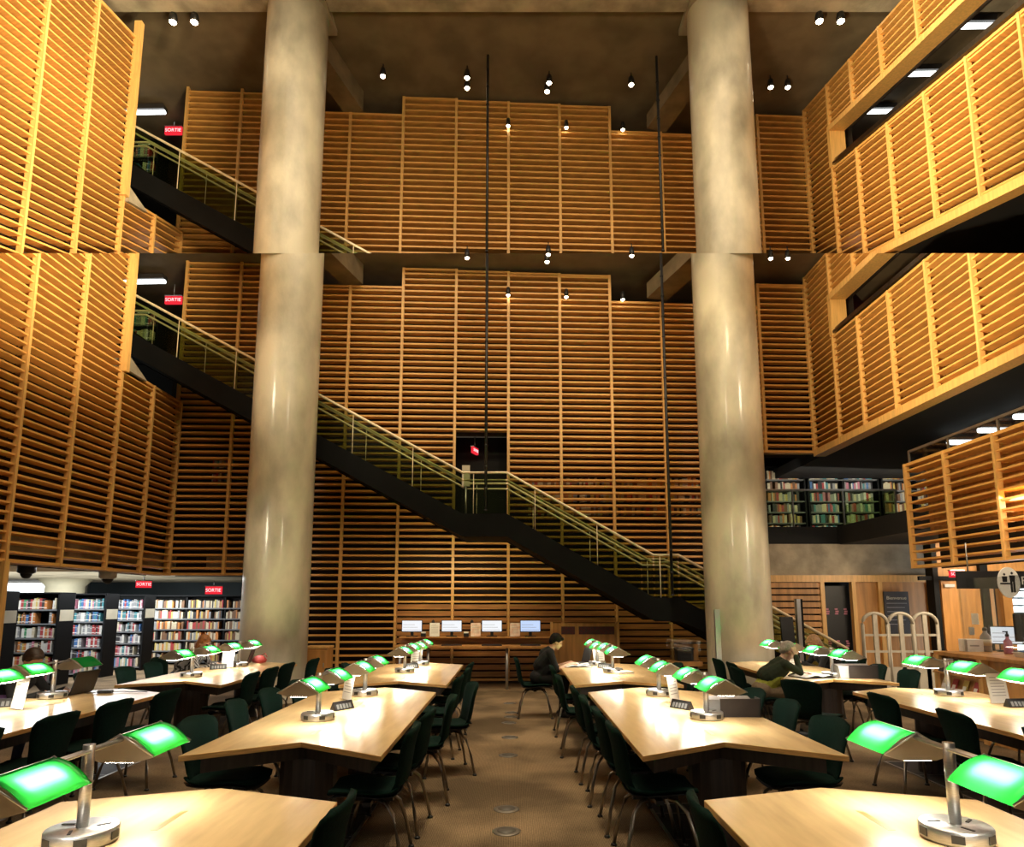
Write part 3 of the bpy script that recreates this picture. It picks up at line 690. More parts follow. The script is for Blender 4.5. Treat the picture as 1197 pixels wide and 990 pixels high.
def fill_shelf(x0, x1, y, z, pal, where, hmax, rot=None, individual=True, fn=None, tmean=.042):
    x = x0 + .01
    while x < x1 - .03:
        if random.random() < .05: x += random.uniform(.04, .12); continue
        t_ = random.uniform(.6, 1.45) * tmean; h = random.uniform(.72, .98) * hmax; c = seed_pick(PAL[pal])
        if x + t_ > x1 - .01: break
        p = fn(x + t_ / 2, y, z) if fn else Vector((x + t_ / 2, y, z))
        if individual:
            o = bpy.data.objects.new('book', BOOKM[c]); COL.objects.link(o); o.location = p + Vector((0, 0, .001)); o.scale = (t_ * .96, .17, h); nbook[0] += 1
            g = '%s books on the %s' % (c, where); tag(o, '%s spined book on the %s' % (c, where), 'book', g)
        else:
            STUFF.hexa([p + Vector(q) for q in ((-t_ * .48, 0, 0), (t_ * .48, 0, 0), (t_ * .48, .17, 0), (-t_ * .48, .17, 0), (-t_ * .48, 0, h), (t_ * .48, 0, h), (t_ * .48, .17, h), (-t_ * .48, .17, h))], SKEYS.index(c))
        x += t_
def bookcase(x0, x1, y, z0, H, ns, bays, label, group, fn=None, card=True, depth=.5):
    """front at y, spans x0..x1"""
    fn = fn or (lambda x, y, z: Vector((x, y, z)))
    o = tag(empty('bookcase', (0, 0, 0)), label, 'bookcase', group)
    def hx(b, xa, xb, ya, yb, za, zb): b.hexa([fn(*q) for q in ((xa, ya, za), (xb, ya, za), (xb, yb, za), (xa, yb, za), (xa, ya, zb), (xb, ya, zb), (xb, yb, zb), (xa, yb, zb))])
    xs = np.linspace(x0, x1, bays + 1)
    for x in (x0, x1):
        b = MB(); hx(b, x - .02, x + .02, y, y + depth, z0, z0 + H); e = b.build('end_panel', M['shelfblack'], o)
    for x in xs[1:-1]:
        b = MB(); hx(b, x - .02, x + .02, y + .02, y + .25, z0, z0 + H - .02); b.build('upright', M['shelfblack'], o)
    b = MB(); hx(b, x0, x1, y + .24, y + .26, z0, z0 + H); b.build('back_panel', M['shelfblack'], o)
    b = MB(); hx(b, x0 - .02, x1 + .02, y - .01, y + depth, z0 + H, z0 + H + .03); b.build('top_board', M['shelfblack'], o)
    pitch = (H - .12) / ns; zs = [z0 + .09 + pitch * k for k in range(ns)]
    for z in zs:
        b = MB(); hx(b, x0, x1, y + .02, y + .24, z - .022, z); hx(b, x0, x1, y + .018, y + .022, z - .03, z + .004); b.build('shelf', M['grey'] if False else M['shelf'], o)
    if card:
        b = MB(); hx(b, x1 + .02, x1 + .026, y + .04, y + depth - .03, z0 + H - .56, z0 + H - .33); b.build('label_card', M['cream'], o)['label'] = 'cream range label card'
    return o, xs, zs, pitch
M['shelf'] = mat('shelf_edge', (.16, .17, .18), .5, var=.1)
RN = ['camera-end', 'second', 'third', 'fourth', 'last']
SHN = ['bottom', 'second', 'third', 'fourth', 'fifth', 'top']
for i, (y, x0, x1, bays, pal) in enumerate(((12.25, -10.3, -9.35, 1, 'bright'), (13.9, -10.45, -9.35, 1, 'bright'), (15.5, -10.3, -9.35, 1, 'pale'), (17.15, -10.2, -9.35, 1, 'pale'), (18.7, -10.1, -6.9, 3, 'old'))):
    o, xs, zs, pt = bookcase(x0, x1, y, 0, 1.86, 6, bays, 'black bookcase of coloured books, the %s range under the louvred screen' % RN[i], 'book ranges under the louvred screen')
    for j, z in enumerate(zs):
        ind = i in (1, 2, 3) and j >= 1
        for a, c in zip(xs, xs[1:]):
            fill_shelf(a + .03, c - .04, y + .03, z, pal, '%s shelf of the %s range under the screen' % (SHN[j], RN[i]), pt - .05, individual=ind)
# mezzanine bookcases behind the right column
for i, (x0, x1) in enumerate(((5.7, 7.75), (7.85, 9.7), (9.8, 11.6))):
    o, xs, zs, pt = bookcase(x0, x1, 17.4, 3.38, 1.86, 6, 2, 'black bookcase on the mezzanine, %s from the concrete column' % ORD[i], 'mezzanine bookcases', card=False)
    for j, z in enumerate(zs):
        for a, c in zip(xs, xs[1:]): fill_shelf(a + .04, c - .1, 17.43, z, 'old' if i != 1 else 'pale', '', pt - .04, individual=False, tmean=.05)
# bookcases at the head of the stairs
for nm, fn in (('lower', lambda x, y, z: Vector((x, y, z))), ('upper', up)):
    o, xs, zs, pt = bookcase(-10.2, -8.62, 15.4, 7.15, 1.62, 4, 1, 'dark bookcase with a lettered top at the head of the %s stair flight' % nm, 'stair head bookcases', fn=fn, card=False)
    for j, z in enumerate(zs): fill_shelf(-9.75, -8.7, 15.43, z, 'pale', '%s shelf of the %s stair head bookcase' % (SHN[j], nm), pt - .08, individual=j >= 2, fn=fn)
    b = MB(); b.hexa([fn(*q) for q in ((-9.1, 15.37, 8.64), (-8.7, 15.37, 8.64), (-8.7, 15.385, 8.64), (-9.1, 15.385, 8.64), (-9.1, 15.37, 8.7), (-8.7, 15.37, 8.7), (-8.7, 15.385, 8.7), (-9.1, 15.385, 8.7))]); b.build('header_sign', M['white'], o)
# rows glimpsed between the louvres of the back wall
for z in (3.62, 3.92, 4.25): fill_shelf(.3, 5.5, 14.76, z, 'old', '', .22, individual=False, tmean=.06)
for z in (4.35, 4.65): fill_shelf(-7.0, -6.2, 14.6, z, 'pale', '', .22, individual=False, tmean=.05)
tag(STUFF.build('book_rows', [M['book_' + k] for k in SKEYS]), 'rows of smaller distant books filling the mezzanine and the last range', 'books', kind='stuff')

# ================================================================== SIGNS, LIGHT FITTINGS, CABLES
def exit_sign(p, w, label, face=(0, -1), hang=.3, h=None):
    h = h or w * .48; f_ = Vector((face[0], face[1], 0)).normalized(); s = Vector((-f_.y, f_.x, 0)); R = Matrix((s, -f_, (0, 0, 1))).transposed()
    o = tag(empty('exit_sign', p), label, 'exit sign', 'red exit signs')
    b = MB(); b.cbox((0, 0, 0), (w, .06, h), rot=R); b.build('lit_box', M['exit'], o)
    b = MB(); b.cbox((0, 0, h / 2 + .01), (w + .02, .08, .02), rot=R)
    if hang: b.tube([(0, 0, h / 2), (0, 0, h / 2 + hang)], .012, 6)
    b.build('hanger', M['alu'], o)
    m4 = upright(f_ * .032, face); text('lettering', 'SORTIE', h * .62, M['exit_white'], o, m4); return o
exit_sign(aty(250, 690, 15.2), .36, 'red SORTIE sign over the book ranges beside the concrete column', hang=.12)
exit_sign(aty(168, 683, 14.6), .30, 'small red SORTIE sign turned askew beneath the louvred screen', face=(.7, -1), hang=.1)
exit_sign(aty(203, 351, 15.2), .40, 'red SORTIE sign at the head of the lower stair flight', hang=.5)
exit_sign(aty(203, 153, 15.2), .42, 'red SORTIE sign at the head of the upper stair flight', hang=.5)
exit_sign(aty(1020, 530, 16.6), .36, 'red SORTIE sign hanging above the mezzanine bookcases', hang=.3)
exit_sign(atx(979, 378, 7.6), .42, 'red SORTIE sign in the lower gallery opening', face=(-.5, -1), hang=.3)
exit_sign(atx(979, 180, 7.9), .44, 'red SORTIE sign in the upper gallery opening', face=(-.5, -1), hang=.3)
exit_sign(aty(1118, 671, 12.9), .26, 'small red SORTIE sign above the wooden door', hang=0)
exit_sign(aty(555, 527, 15.3), .3, 'red SORTIE sign inside the dark doorway of the stair landing', face=(1, -.35), hang=.3)
def fluo(p0, p1, label):
    o = tag(empty('ceiling_light', p0), label, 'ceiling light', 'fluorescent strips'); d = Vector(p1) - Vector(p0)
    b = MB(); n_ = 12
    b.tube([(0, 0, 0), d], .05, 8); b.build('tube', M['fluo'], o)
    b = MB(); b.hexa([Vector((0, -.09, .04)), d + Vector((0, -.09, .04)), d + Vector((0, .09, .04)), Vector((0, .09, .04)), Vector((0, -.12, .14)), d + Vector((0, -.12, .14)), d + Vector((0, .12, .14)), Vector((0, .12, .14))]); b.build('housing', M['darkgrey'], o)
    return o
for u0, u1, v, X, lab in ((994, 1046, 328.5, 8.0, 'white fluorescent strip in the lower gallery opening'), (994, 1046, 131, 8.2, 'white fluorescent strip closest to the corner in the upper gallery opening'),
                          (1038, 1098, 87, 8.2, 'white fluorescent strip midway along the upper gallery opening'), (1093, 1162, 31, 8.2, 'white fluorescent strip highest in the upper gallery opening')):
    p0 = atx(u0, v, X); q = aty(u1, v - 1, p0.y); fluo(p0, q, lab)
for u0, u1, v, lab in ((138, 193, 330, 'white fluorescent strip above the lower stair head bookcase'), (138, 193, 132, 'white fluorescent strip above the upper stair head bookcase')):
    fluo(aty(u0, v, 14.6), aty(u1, v - 1, 14.6), lab)
for k, (u, v) in enumerate(((1108, 517), (1144, 503), (1186, 487))):
    p = atx(u, v, 8.6); fluo(p, p + Vector((.55, 0, 0)), 'fluorescent strip over the reception mezzanine rail, %s from the parapet end' % ORD[k])
def ceil_spot(p, label, drop=.12, r=.055, glow='bulb'):
    o = tag(empty('ceiling_spotlight', p), label, 'spotlight', 'ceiling spotlights')
    b = MB(); b.lathe([(r * 1.0, .02), (r * 1.15, .1), (r * .9, .2)], (0, 0, 0), 14); b.tube([(0, 0, .2), (0, 0, .2 + drop)], .012, 6); b.build('can', M['black'], o)
    b = MB(); b.lathe([(.0, -.012), (r * .7, -.004), (r * .98, .022)], (0, 0, 0), 14); b.build('lens', M['bulb'], o); return o
SP = [(202, 27, 'tall screen pair, farther from the column'), (227, 27, 'tall screen pair, closer to the column'), (447.5, 90, 'beside the raking beam near the stair column'),
      (546, 92, 'over the cable, upper of two'), (546, 104, 'over the cable, lower of two'), (642, 98, 'mid ceiling, upper of two'), (639.5, 108, 'mid ceiling, lower of two'), (738, 100, 'before the second raking beam'),
      (901, 103, 'corner bay pair, closer to the column'), (921, 103, 'corner bay pair, closer to the gallery'), (958, 26, 'gallery pair, closer to the column'), (983, 26, 'gallery pair, closer to the opening')]
for u, v, lab in SP: ceil_spot(atz(u, v, 13.3), 'spotlight under the upper ceiling, ' + lab, r=.075 if v < 40 else .06)
for u, v, lab in ((546, 302.5, 'over the lower cable'), (641, 298.5, 'upper of two mid soffit'), (639.5, 307, 'lower of two mid soffit'), (738.5, 300, 'before the lower raking beam'), (901, 303, 'in the corner pair, closer to the column'), (921, 303, 'in the corner pair, closer to the gallery')):
    ceil_spot(atz(u, v, 8.98), 'spotlight under the lower soffit, ' + lab, r=.05, drop=.1)
for u, v, nm in ((594, 346, 'lower'), (662, 348, 'lower'), (728, 351, 'lower'), (594, 148, 'upper'), (662, 150, 'upper'), (728, 152.5, 'upper')):
    ceil_spot(aty(u, v, wy((u - 598) / 53) - .12), 'small glowing spotlight on the %s louvres, %s' % (nm, {594: 'next to the black cable', 662: 'between the middle mullions', 728: 'at the step in the wall head'}[u]), r=.045, drop=.02)
for u, v, X, nm in ((986, 360, 8.3, 'lower'), (986, 162, 8.3, 'upper')): ceil_spot(atx(u, v, X), 'round glowing spotlight inside the %s gallery opening' % nm, r=.09)
def cable(x, y, z0, z1, label, r=.028):
    o = tag(empty('hanging_cable', (x, y, 0)), label, 'cable', 'black hanging cables')
    b = MB(); b.tube([(0, 0, z0), (0, 0, z1)], r, 8); b.build('cable', M['black'], o)
    b = MB(); k = z0
    while k < z1 - .3: b.lathe([(r * 1.25, 0), (r * 1.25, .03)], (0, 0, k), 8); k += .42
    b.build('collar', M['black'], o)
cable(-.50, 12.55, 3.4, 8.62, 'black cable hanging before the doorway of the stair landing')
cable(2.98, 12.5, 1.8, 8.60, 'black cable hanging to the small lower landing of the stair')
cable(-.52, 12.9, 8.85, 13.4, 'black cable hanging from the upper ceiling in line with the doorway')
cable(3.05, 12.6, 8.70, 13.1, 'black cable hanging beside the upper raking beam')
for u, v, c, nm in ((31, 667, 'black', 'black'), (126, 673, 'white', 'white')):
    p = aty(u, v, 12.5); o = tag(empty('dome_camera', p), '%s dome security camera under the low concrete ceiling' % nm, 'security camera')
    b = MB(); b.lathe([(.02, -.15), (.06, -.135), (.095, -.08), (.10, -.04)], (0, 0, 0), 18); b.build('dome', M['black'], o)
    b = MB(); b.lathe([(.10, -.06), (.15, -.03), (.15, .1), (.05, .16)], (0, 0, 0), 18); b.build('housing', M[c], o)
M['disc'] = mat('floor_disc_metal', (.20, .18, .15), .5, metal=.6, var=.15); M['discdark'] = mat('floor_disc_lid', (.10, .09, .075), .6, var=.15)
for k, (u, v) in enumerate(((592, 972), (592, 946), (594, 883), (596, 862), (595, 845), (597, 838), (598, 833), (596, 822))):
    p = atz(u, v, 0); o = tag(empty('floor_outlet', p), 'round steel floor outlet in the carpeted aisle, %s from the camera' % (ORD + ['sixth', 'seventh', 'eighth'])[k], 'floor outlet', 'floor outlets along the aisle')
    b = MB(); b.lathe([(.105, 0), (.105, .004), (.09, .008), (.0, .008)], (0, 0, 0), 28); b.build('ring', M['disc'], o)
    b = MB(); b.lathe([(.07, .008), (.07, .0095), (0, .0095)], (0, 0, 0), 24); b.build('lid', M['discdark'], o)

p = aty(545, 548, 13.6)
o = tag(empty('notice_post', (p.x, 13.55, 3.27)), 'tan notice panel on a slim pale post at the stair landing doorway', 'sign')
b = MB(); b.tube([(0, 0, 0), (0, 0, .82)], .022, 10); b.build('post', M['alu'], o); b = MB(); b.box((-.08, -.02, .78), (.08, .02, 1.22)); b.build('panel', M['poster'] if 'poster' in M else M['cream'], o); b = MB(); b.lathe([(.12, 0), (.12, .015), (.03, .03)], (0, 0, 0), 16); b.build('foot', M['alu'], o)
# ================================================================== COMPUTER COUNTER
CY_ = 13.6
o = tag(empty('computer_counter', (0, CY_, 0)), 'long two-tier wooden computer counter against the louvred wall', 'counter')
b = MB(); b.box((-2.32, -.3, .80), (.85, .42, .835)); b.build('worktop', M['panel'], o)
b = MB(); b.box((-2.28, .12, .97), (.85, .42, .995)); b.build('monitor_shelf', M['panel'], o)
b = MB(); b.box((-2.3, .40, .80), (.85, .43, .97)); b.build('back_board', M['board'], o)
for x in (-2.2, -1.65, -.10, .78):
    b = MB(); b.tube([(x, -.18, 0), (x, -.18, .8)], .03, 10); b.build('leg', M['alu'], o)
def monitor(x, y, z, w, h, label, scr='screen', rz=0.0, group='computers on the counter'):
    o = tag(empty('monitor', (x, y, z), rz), label, 'computer monitor', group)
    b = MB(); b.box((-w / 2, 0, .09), (w / 2, .035, .09 + h)); b.build('casing', M['black'], o)
    b = MB(); b.box((-w / 2 + .012, -.004, .105), (w / 2 - .012, .001, .09 + h - .012)); b.build('screen', M[scr], o)
    b = MB()
    for q in range(3): b.box((-w / 2 + .03, -.006, .13 + q * h * .22), (w / 2 - .03 - .06 * q, -.003, .136 + q * h * .22))
    b.build('page_line', M['grey'], o)
    b = MB(); b.box((-.03, .03, .0), (.03, .06, .2)); b.box((-.11, -.04, 0), (.11, .12, .015)); b.build('stand', M['black'], o); return o
for k, (u, s) in enumerate(((481.5, 'screen'), (528, 'screen'), (575, 'screen'), (620, 'screen_blue'))):
    p = aty(u, 735, 13.8); monitor(p.x, 13.8, .995, .42, .24, ['white lit monitor at the end of the counter beneath the stair', 'white lit monitor second along the counter from the stair foot side', 'white lit monitor third along the counter', 'blue lit monitor at the counter end by the wooden notice panel'][k], s)
def sheet_stand(x, y, z, w, h, label, rz=0.0, m='white', cat='sign', name='sheet_holder', group='paper signs'):
    o = tag(empty(name, (x, y, z), rz), label, cat, group)
    b = MB(); R = Matrix.Rotation(math.radians(-8), 3, 'X'); b.cbox((0, .0, h / 2 + .004), (w, .003, h), rot=R); b.build('sheet', M[m], o)
    b = MB(); b.cbox((0, .004, h / 2 + .004), (w + .01, .004, h + .01), rot=R); b.box((-w / 2 - .005, -.05, 0), (w / 2 + .005, .06, .004)); b.build('holder', M['acrylic'], o)
    b = MB()
    for q in range(7): b.cbox((0 if q else -.02, -.0025 + (h * .85 - q * h * .1 - h / 2) * math.tan(math.radians(8)), h * .87 - q * h * .1), (w * .72 if q else w * .5, .001, h * .022), rot=R)
    b.build('print', M['grey'], o); return o
M['poster'] = mat('poster_print', (.75, .45, .32), .7, var=.5, scale=14, col2=(.8, .7, .62))
for u, m_, lab in ((508, 'white', 'white paper sign between the first two monitors on the counter'), (556, 'poster', 'pink and white poster between the middle monitors on the counter'), (602, 'poster', 'salmon printed sheet beside the blue lit monitor')):
    p = aty(u, 740, 13.75); sheet_stand(p.x, 13.75, .996, .2, .27, lab, m=m_)
for k, u in enumerate((495, 545)):
    p = aty(u, 744, 13.72); o = tag(empty('card_tray', (p.x, 13.72, .996)), 'small dark tray of white cards on the counter, %s from the stair side' % ORD[k], 'tray', 'card trays on the counter')
    b = MB(); b.box((-.05, -.04, 0), (.05, .04, .07)); b.build('tray', M['black'], o); b = MB(); b.box((-.045, -.03, .07), (.045, .03, .1)); b.build('cards', M['white'], o)
for k, u in enumerate((505, 551)):
    p = aty(u, 727, 14.0); o = tag(empty('webcam', (p.x, 14.2, p.z)), 'small black wall camera above the counter, %s from the stair side' % ORD[k], 'camera', 'wall cameras above the counter')
    b = MB(); b.tube([(0, .2, -.25), (0, .0, -.25), (0, 0, 0)], .008, 6); b.build('arm', M['black'], o); b = MB(); b.lathe([(.0, -.045), (.035, -.02), (.035, .02), (0, .045)], (0, 0, 0), 10); b.build('ball', M['black'], o)
for k, u in enumerate((528, 575, 620)):
    p = aty(u, 753, 13.45); o = tag(empty('keyboard', (p.x, 13.45, .836)), 'black keyboard on the counter worktop, under the monitor that is %s along' % ORD[k + 1], 'keyboard', 'keyboards on the counter')
    b = MB(); b.box((-.2, -.07, 0), (.2, .07, .018)); b.build('casing', M['black'], o); b = MB()
    for r_ in range(4):
        for c_ in range(11): b.box((-.185 + c_ * .034, -.055 + r_ * .03, .018), (-.157 + c_ * .034, -.032 + r_ * .03, .023))
    b.build('key', M['darkgrey'], o)
# wooden notice panel behind the person in black
p0 = aty(645, 760, 14.0); p1 = aty(723, 760, 14.0)
o = tag(empty('notice_stand', ((p0.x + p1.x) / 2, 14.0, 0)), 'low wooden notice panel with two dark photo strips behind the person in black', 'notice panel'); hw = (p1.x - p0.x) / 2
b = MB(); b.box((-hw, 0, 0), (hw, .05, 1.26)); b.build('board', M['panel'], o)
for x in (-hw, hw):
    b = MB(); b.box((x - .025, -.01, 0), (x + .025, .06, 1.28)); b.build('edge_post', M['mullion'], o)
M['photostrip'] = mat('photo_strip', (.05, .03, .03), .6, var=.9, scale=22, col2=(.12, .02, .02))
for xa, xb in ((-hw + .2, -hw + .48), (-hw + .56, hw - .08)):
    b = MB(); b.box((xa, -.006, 1.03), (xb, 0, 1.19)); b.build('photo_strip', M['photostrip'], o)
# display kiosk by the right column
p = aty(806, 770, 12.9)
o = tag(empty('display_stand', (3.10, 12.25, 0)), 'wooden ledge display stand with a clear case beside the concrete column', 'display stand')
b = MB(); b.box((-.30, -.2, .56), (.27, .2, .64)); b.build('ledge', M['panel'], o)
b = MB(); b.box((-.25, -.12, 0), (.2, .12, .56)); b.build('plinth', M['backing'], o)
b = MB(); b.box((-.28, -.17, .64), (.25, .17, 1.02)); b.build('clear_case', M['acrylic'], o)
o = tag(empty('suggestion_box', (3.08, 12.25, .641)), 'black box inside the clear case beside the concrete column', 'box')
b = MB(); b.box((-.13, -.1, 0), (.16, .12, .2)); b.build('body', M['black'], o, bevel=.01); b = MB(); b.box((-.145, -.11, .2), (.175, .13, .235)); b.build('lid', M['shelfblack'], o, bevel=.008)
b = MB(); b.box((-.06, -.02, .2355), (.1, .0, .238)); b.build('slot', M['grey'], o)
o = tag(empty('display_card', (3.29, 12.2, .641)), 'tan upright card standing inside the clear case', 'card')
b = MB(); b.cbox((0, 0, .15), (.09, .006, .29)); b.build('card', M['panel'], o); b = MB(); b.box((-.045, -.03, 0), (.045, .03, .008)); b.build('foot', M['black'], o)
# pale metal fin next to the right column, slim post and black pad at the stair foot
o = tag(empty('metal_fin', (3.43, 11.3, 0)), 'pale upright metal fin touching the concrete column by the display stand', 'post')
b = MB(); b.box((-.045, -.02, 0), (.045, .04, 1.56)); b.build('fin', M['alu'], o, bevel=.005); b = MB(); b.box((-.08, -.06, 0), (.08, .08, .015)); b.build('base_plate', M['alu'], o)
o = tag(empty('metal_post', (atz(934, 775, .7).x * 1.0 + .0, 12.3, 0)), 'grey metal post at the foot of the stairs in front of the slatted panel', 'post')
o.location.x = aty(934, 720, 12.3).x
b = MB(); b.box((-.05, -.05, 0), (.02, .05, 1.74)); b.build('column', M['alu'], o); b = MB(); b.box((.02, -.05, 0), (.06, .05, 1.74)); b.build('dark_side', M['shelfblack'], o)
o = tag(empty('black_pad', (aty(926, 735, 12.2).x, 12.15, 0)), 'black tilted upright board beside the grey post at the stair foot', 'board')
b = MB(); b.hexa([(-.17, 0, .3), (.06, 0, .3), (.06, .05, .3), (-.17, .05, .3), (-.22, 0, 1.42), (.0, 0, 1.42), (.0, .05, 1.42), (-.22, .05, 1.42)]); b.build('panel', M['black'], o); b = MB(); b.tube([(-.06, .025, 0), (-.06, .025, .35)], .03, 8); b.build('stem', M['black'], o)
# wooden cabinet beside the left column
p = aty(370, 770, 12.6)
o = tag(empty('cabinet', (p.x, 12.75, 0)), 'plain wooden cabinet on the floor against the concrete column by the slatted wall', 'cabinet')
b = MB(); b.box((-.21, -.2, .05), (.21, .2, .84)); b.build('body', M['panel'], o, bevel=.006); b = MB(); b.box((-.225, -.215, .84), (.225, .21, .875)); b.build('top', M['mullion'], o, bevel=.004)
b = MB(); b.box((-.19, -.215, .08), (.19, -.2, .8)); d_ = b.build('door', M['panel'], o); b = MB(); b.box((.14, -.225, .5), (.16, -.213, .58)); b.build('handle', M['alu'], d_)
b = MB(); b.box((-.19, -.18, 0), (.19, .18, .05)); b.build('plinth', M['black'], o)

# ================================================================== RECEPTION
RXD = 5.66
o = tag(empty('reception_desk', (RXD, 8.0, 0)), 'wooden reception desk with a brochure rack front', 'desk')
b = MB(); b.box((.05, -1.5, 0), (1.0, 1.05, .98)); b.build('body', M['panel'], o)
b = MB(); b.box((-.02, -1.5, .98), (1.1, 1.12, 1.03)); b.build('counter_top', M['panel'], o, bevel=.006)
b = MB(); b.box((-.04, .98, 0), (.06, 1.1, .985)); b.build('rack_post', M['mullion'], o); b = MB(); b.box((-.04, .18, 0), (.05, .26, .985)); b.build('rack_post', M['mullion'], o)
for z in (.22, .53, .78):
    b = MB(); b.hexa([(-.05, .2, z), (-.03, .2, z - .02), (-.03, 1.05, z - .02), (-.05, 1.05, z), (.05, .2, z + .2), (.06, .2, z + .19), (.06, 1.05, z + .19), (.05, 1.05, z + .2)]); b.box((-.09, .22, z - .02), (.05, 1.05, z)); b.build('rack_shelf', M['panel'], o)
cols = ['black', 'grey', 'black', 'pink', 'blue', 'black', 'cream', 'red', 'yellow', 'red']
for k in range(10):
    zz = .78 if k < 6 else .53; yy = .92 - (k if k < 6 else (k - 6) * 1.6) * .125
    o = tag(empty('brochure', (RXD - .07, 8.0 + yy, zz + .005)), ['%s brochure in the top rack of the reception desk, %s from the gates', '%s brochure in the middle rack of the reception desk, %s from the gates'][0 if k < 6 else 1] % (cols[k], (ORD + ['sixth'])[k if k < 6 else k - 6]), 'brochure', 'brochures in the desk rack')
    b = MB(); b.hexa([(0, -.05, 0), (.006, -.05, 0), (.006, .05, 0), (0, .05, 0), (.07, -.05, .17), (.076, -.05, .17), (.076, .05, .17), (.07, .05, .17)]); b.build('cover', M['book_' + cols[k]], o)
    b = MB(); b.hexa([(.015, -.03, .05), (.017, -.03, .05), (.017, .03, .05), (.015, .03, .05), (.035, -.03, .1), (.037, -.03, .1), (.037, .03, .1), (.035, .03, .1)]); b.build('print', M['white'], o)
CT = 1.031
o = tag(empty('paper_box', (6.06, 8.98, CT)), 'white box with a printed line at the gate end of the reception desk', 'box')
b = MB(); b.box((-.11, -.1, 0), (.1, .08, .16)); b.build('body', M['white'], o, bevel=.004); b = MB(); b.box((-.08, -.103, .07), (.04, -.099, .09)); b.build('print', M['grey'], o)
o = tag(empty('spray_bottle', (6.22, 8.92, CT)), 'clear bottle with a black cap on the reception desk', 'bottle'); b = MB(); b.lathe([(.06, 0), (.065, .02), (.06, .2), (.025, .25), (.025, .27)], (0, 0, 0), 16); b.build('body', M['grey'], o); b = MB(); b.lathe([(.03, .27), (.03, .3), (.012, .32)], (0, 0, 0), 12); b.build('cap', M['black'], o); b = MB(); b.lathe([(.066, .08), (.066, .16)], (0, 0, 0), 16); b.build('label_band', M['cream'], o)
o = tag(empty('pump_bottle', (6.2, 8.5, CT)), 'black topped sanitiser bottle beside the small desk monitor', 'bottle'); b = MB(); b.lathe([(.045, 0), (.05, .02), (.045, .16), (.018, .19), (.018, .22)], (0, 0, 0), 16); b.build('body', M['book_pink'], o); b = MB(); b.lathe([(.022, .22), (.022, .24), (.01, .25), (.01, .28)], (0, 0, 0), 10); b.box((-.05, -.008, .27), (.01, .008, .283)); b.build('pump', M['black'], o)
o = monitor(6.52, 8.95, CT, .36, .24, 'pale lit monitor angled on the reception desk', 'screen', rz=math.radians(-25), group='reception monitors')
o = tag(empty('monitor', (6.42, 8.25, CT), math.radians(-35)), 'black backed monitor at the near end of the reception desk', 'computer monitor', 'reception monitors')
b = MB(); b.cbox((0, 0, .33), (.5, .04, .34)); b.build('casing', M['black'], o, bevel=.008); b = MB(); b.box((-.03, -.02, 0), (.03, .02, .2)); b.box((-.12, -.09, 0), (.12, .09, .015)); b.build('stand', M['black'], o); b = MB(); b.cbox((0, -.022, .33), (.46, .004, .3)); b.build('screen', M['darkgrey'], o)
o = tag(empty('document_stack', (6.05, 7.9, CT)), 'low stack of white papers on the reception desk', 'papers'); b = MB()
for q in range(5): b.cbox((.01 * (q % 2), .008 * q, .006 + .012 * q), (.22, .3, .01), rot=Matrix.Rotation(.05 * q, 3, 'Z'))
b.build('papers', M['white'], o); b = MB(); b.box((-.1, -.13, .064), (.1, .12, .07)); b.build('folder', M['book_blue'], o)
o = tag(empty('acrylic_shield', (5.95, 8.2, CT)), 'clear acrylic shield standing on the reception desk', 'shield')
b = MB(); b.box((0, -1.3, .0), (.01, .75, .95)); b.build('pane', M['acrylic'], o)
b = MB(); 
for y in (-1.3, -.3, .75): b.box((-.01, y - .012, 0), (.02, y + .012, .96))
b.build('edge_strip', M['acrylic'], o); b = MB(); b.box((-.012, .42, .36), (-.002, .54, .50)); b.build('notice', M['white'], o)
# overhead reception sign
pc = aty(1178, 679, 8.8)
o = tag(empty('hanging_sign', (pc.x, 8.8, pc.z)), 'black overhead sign with a round white pictogram and white RÉ lettering', 'sign')
b = MB(); b.box((-.66, 0, -.10), (1.2, .03, .13)); b.build('board', M['black'], o)
b = MB(); vs = [(.145 * math.cos(a), -.02, .2 * math.sin(a) - .02) for a in np.linspace(0, 2 * PI, 33)[:-1]]; n_ = len(vs); b.add(vs + [(x, -.005, z) for x, y, z in vs], [tuple(range(n_)), tuple(range(n_, 2 * n_))[::-1]] + [(i, (i + 1) % n_, n_ + (i + 1) % n_, n_ + i) for i in range(n_)]); disc = b.build('pictogram_disc', M['white'], o)
b = MB()
def fig(bx, hz, sc):
    b.lathe([(0, -.022 * sc), (.02 * sc, 0), (0, .022 * sc)], (bx, -.024, hz), 10, sy=.2); b.hexa([(bx - .03 * sc, -.026, hz - .11 * sc), (bx + .03 * sc, -.026, hz - .11 * sc), (bx + .03 * sc, -.021, hz - .11 * sc), (bx - .03 * sc, -.021, hz - .11 * sc), (bx - .038 * sc, -.026, hz - .028 * sc), (bx + .038 * sc, -.026, hz - .028 * sc), (bx + .038 * sc, -.021, hz - .028 * sc), (bx - .038 * sc, -.021, hz - .028 * sc)])
fig(-.055, .085, .9); fig(.045, .10, 1.0)
for dx in (-.018, .018): b.box((.045 + dx - .013, -.026, -.15), (.045 + dx + .013, -.021, -.01))
b.box((-.12, -.026, -.045), (.01, -.021, -.025)); b.build('pictogram', M['black'], disc)
text('lettering', 'RÉFÉRENCE', .15, M['white'], o, upright((.17, -.004, .0)), align='LEFT')
b = MB()
for x in (-.5, 1.0): b.tube([(x, .015, .13), (x, .015, .5)], .008, 6)
b.build('hanger', M['alu'], o)
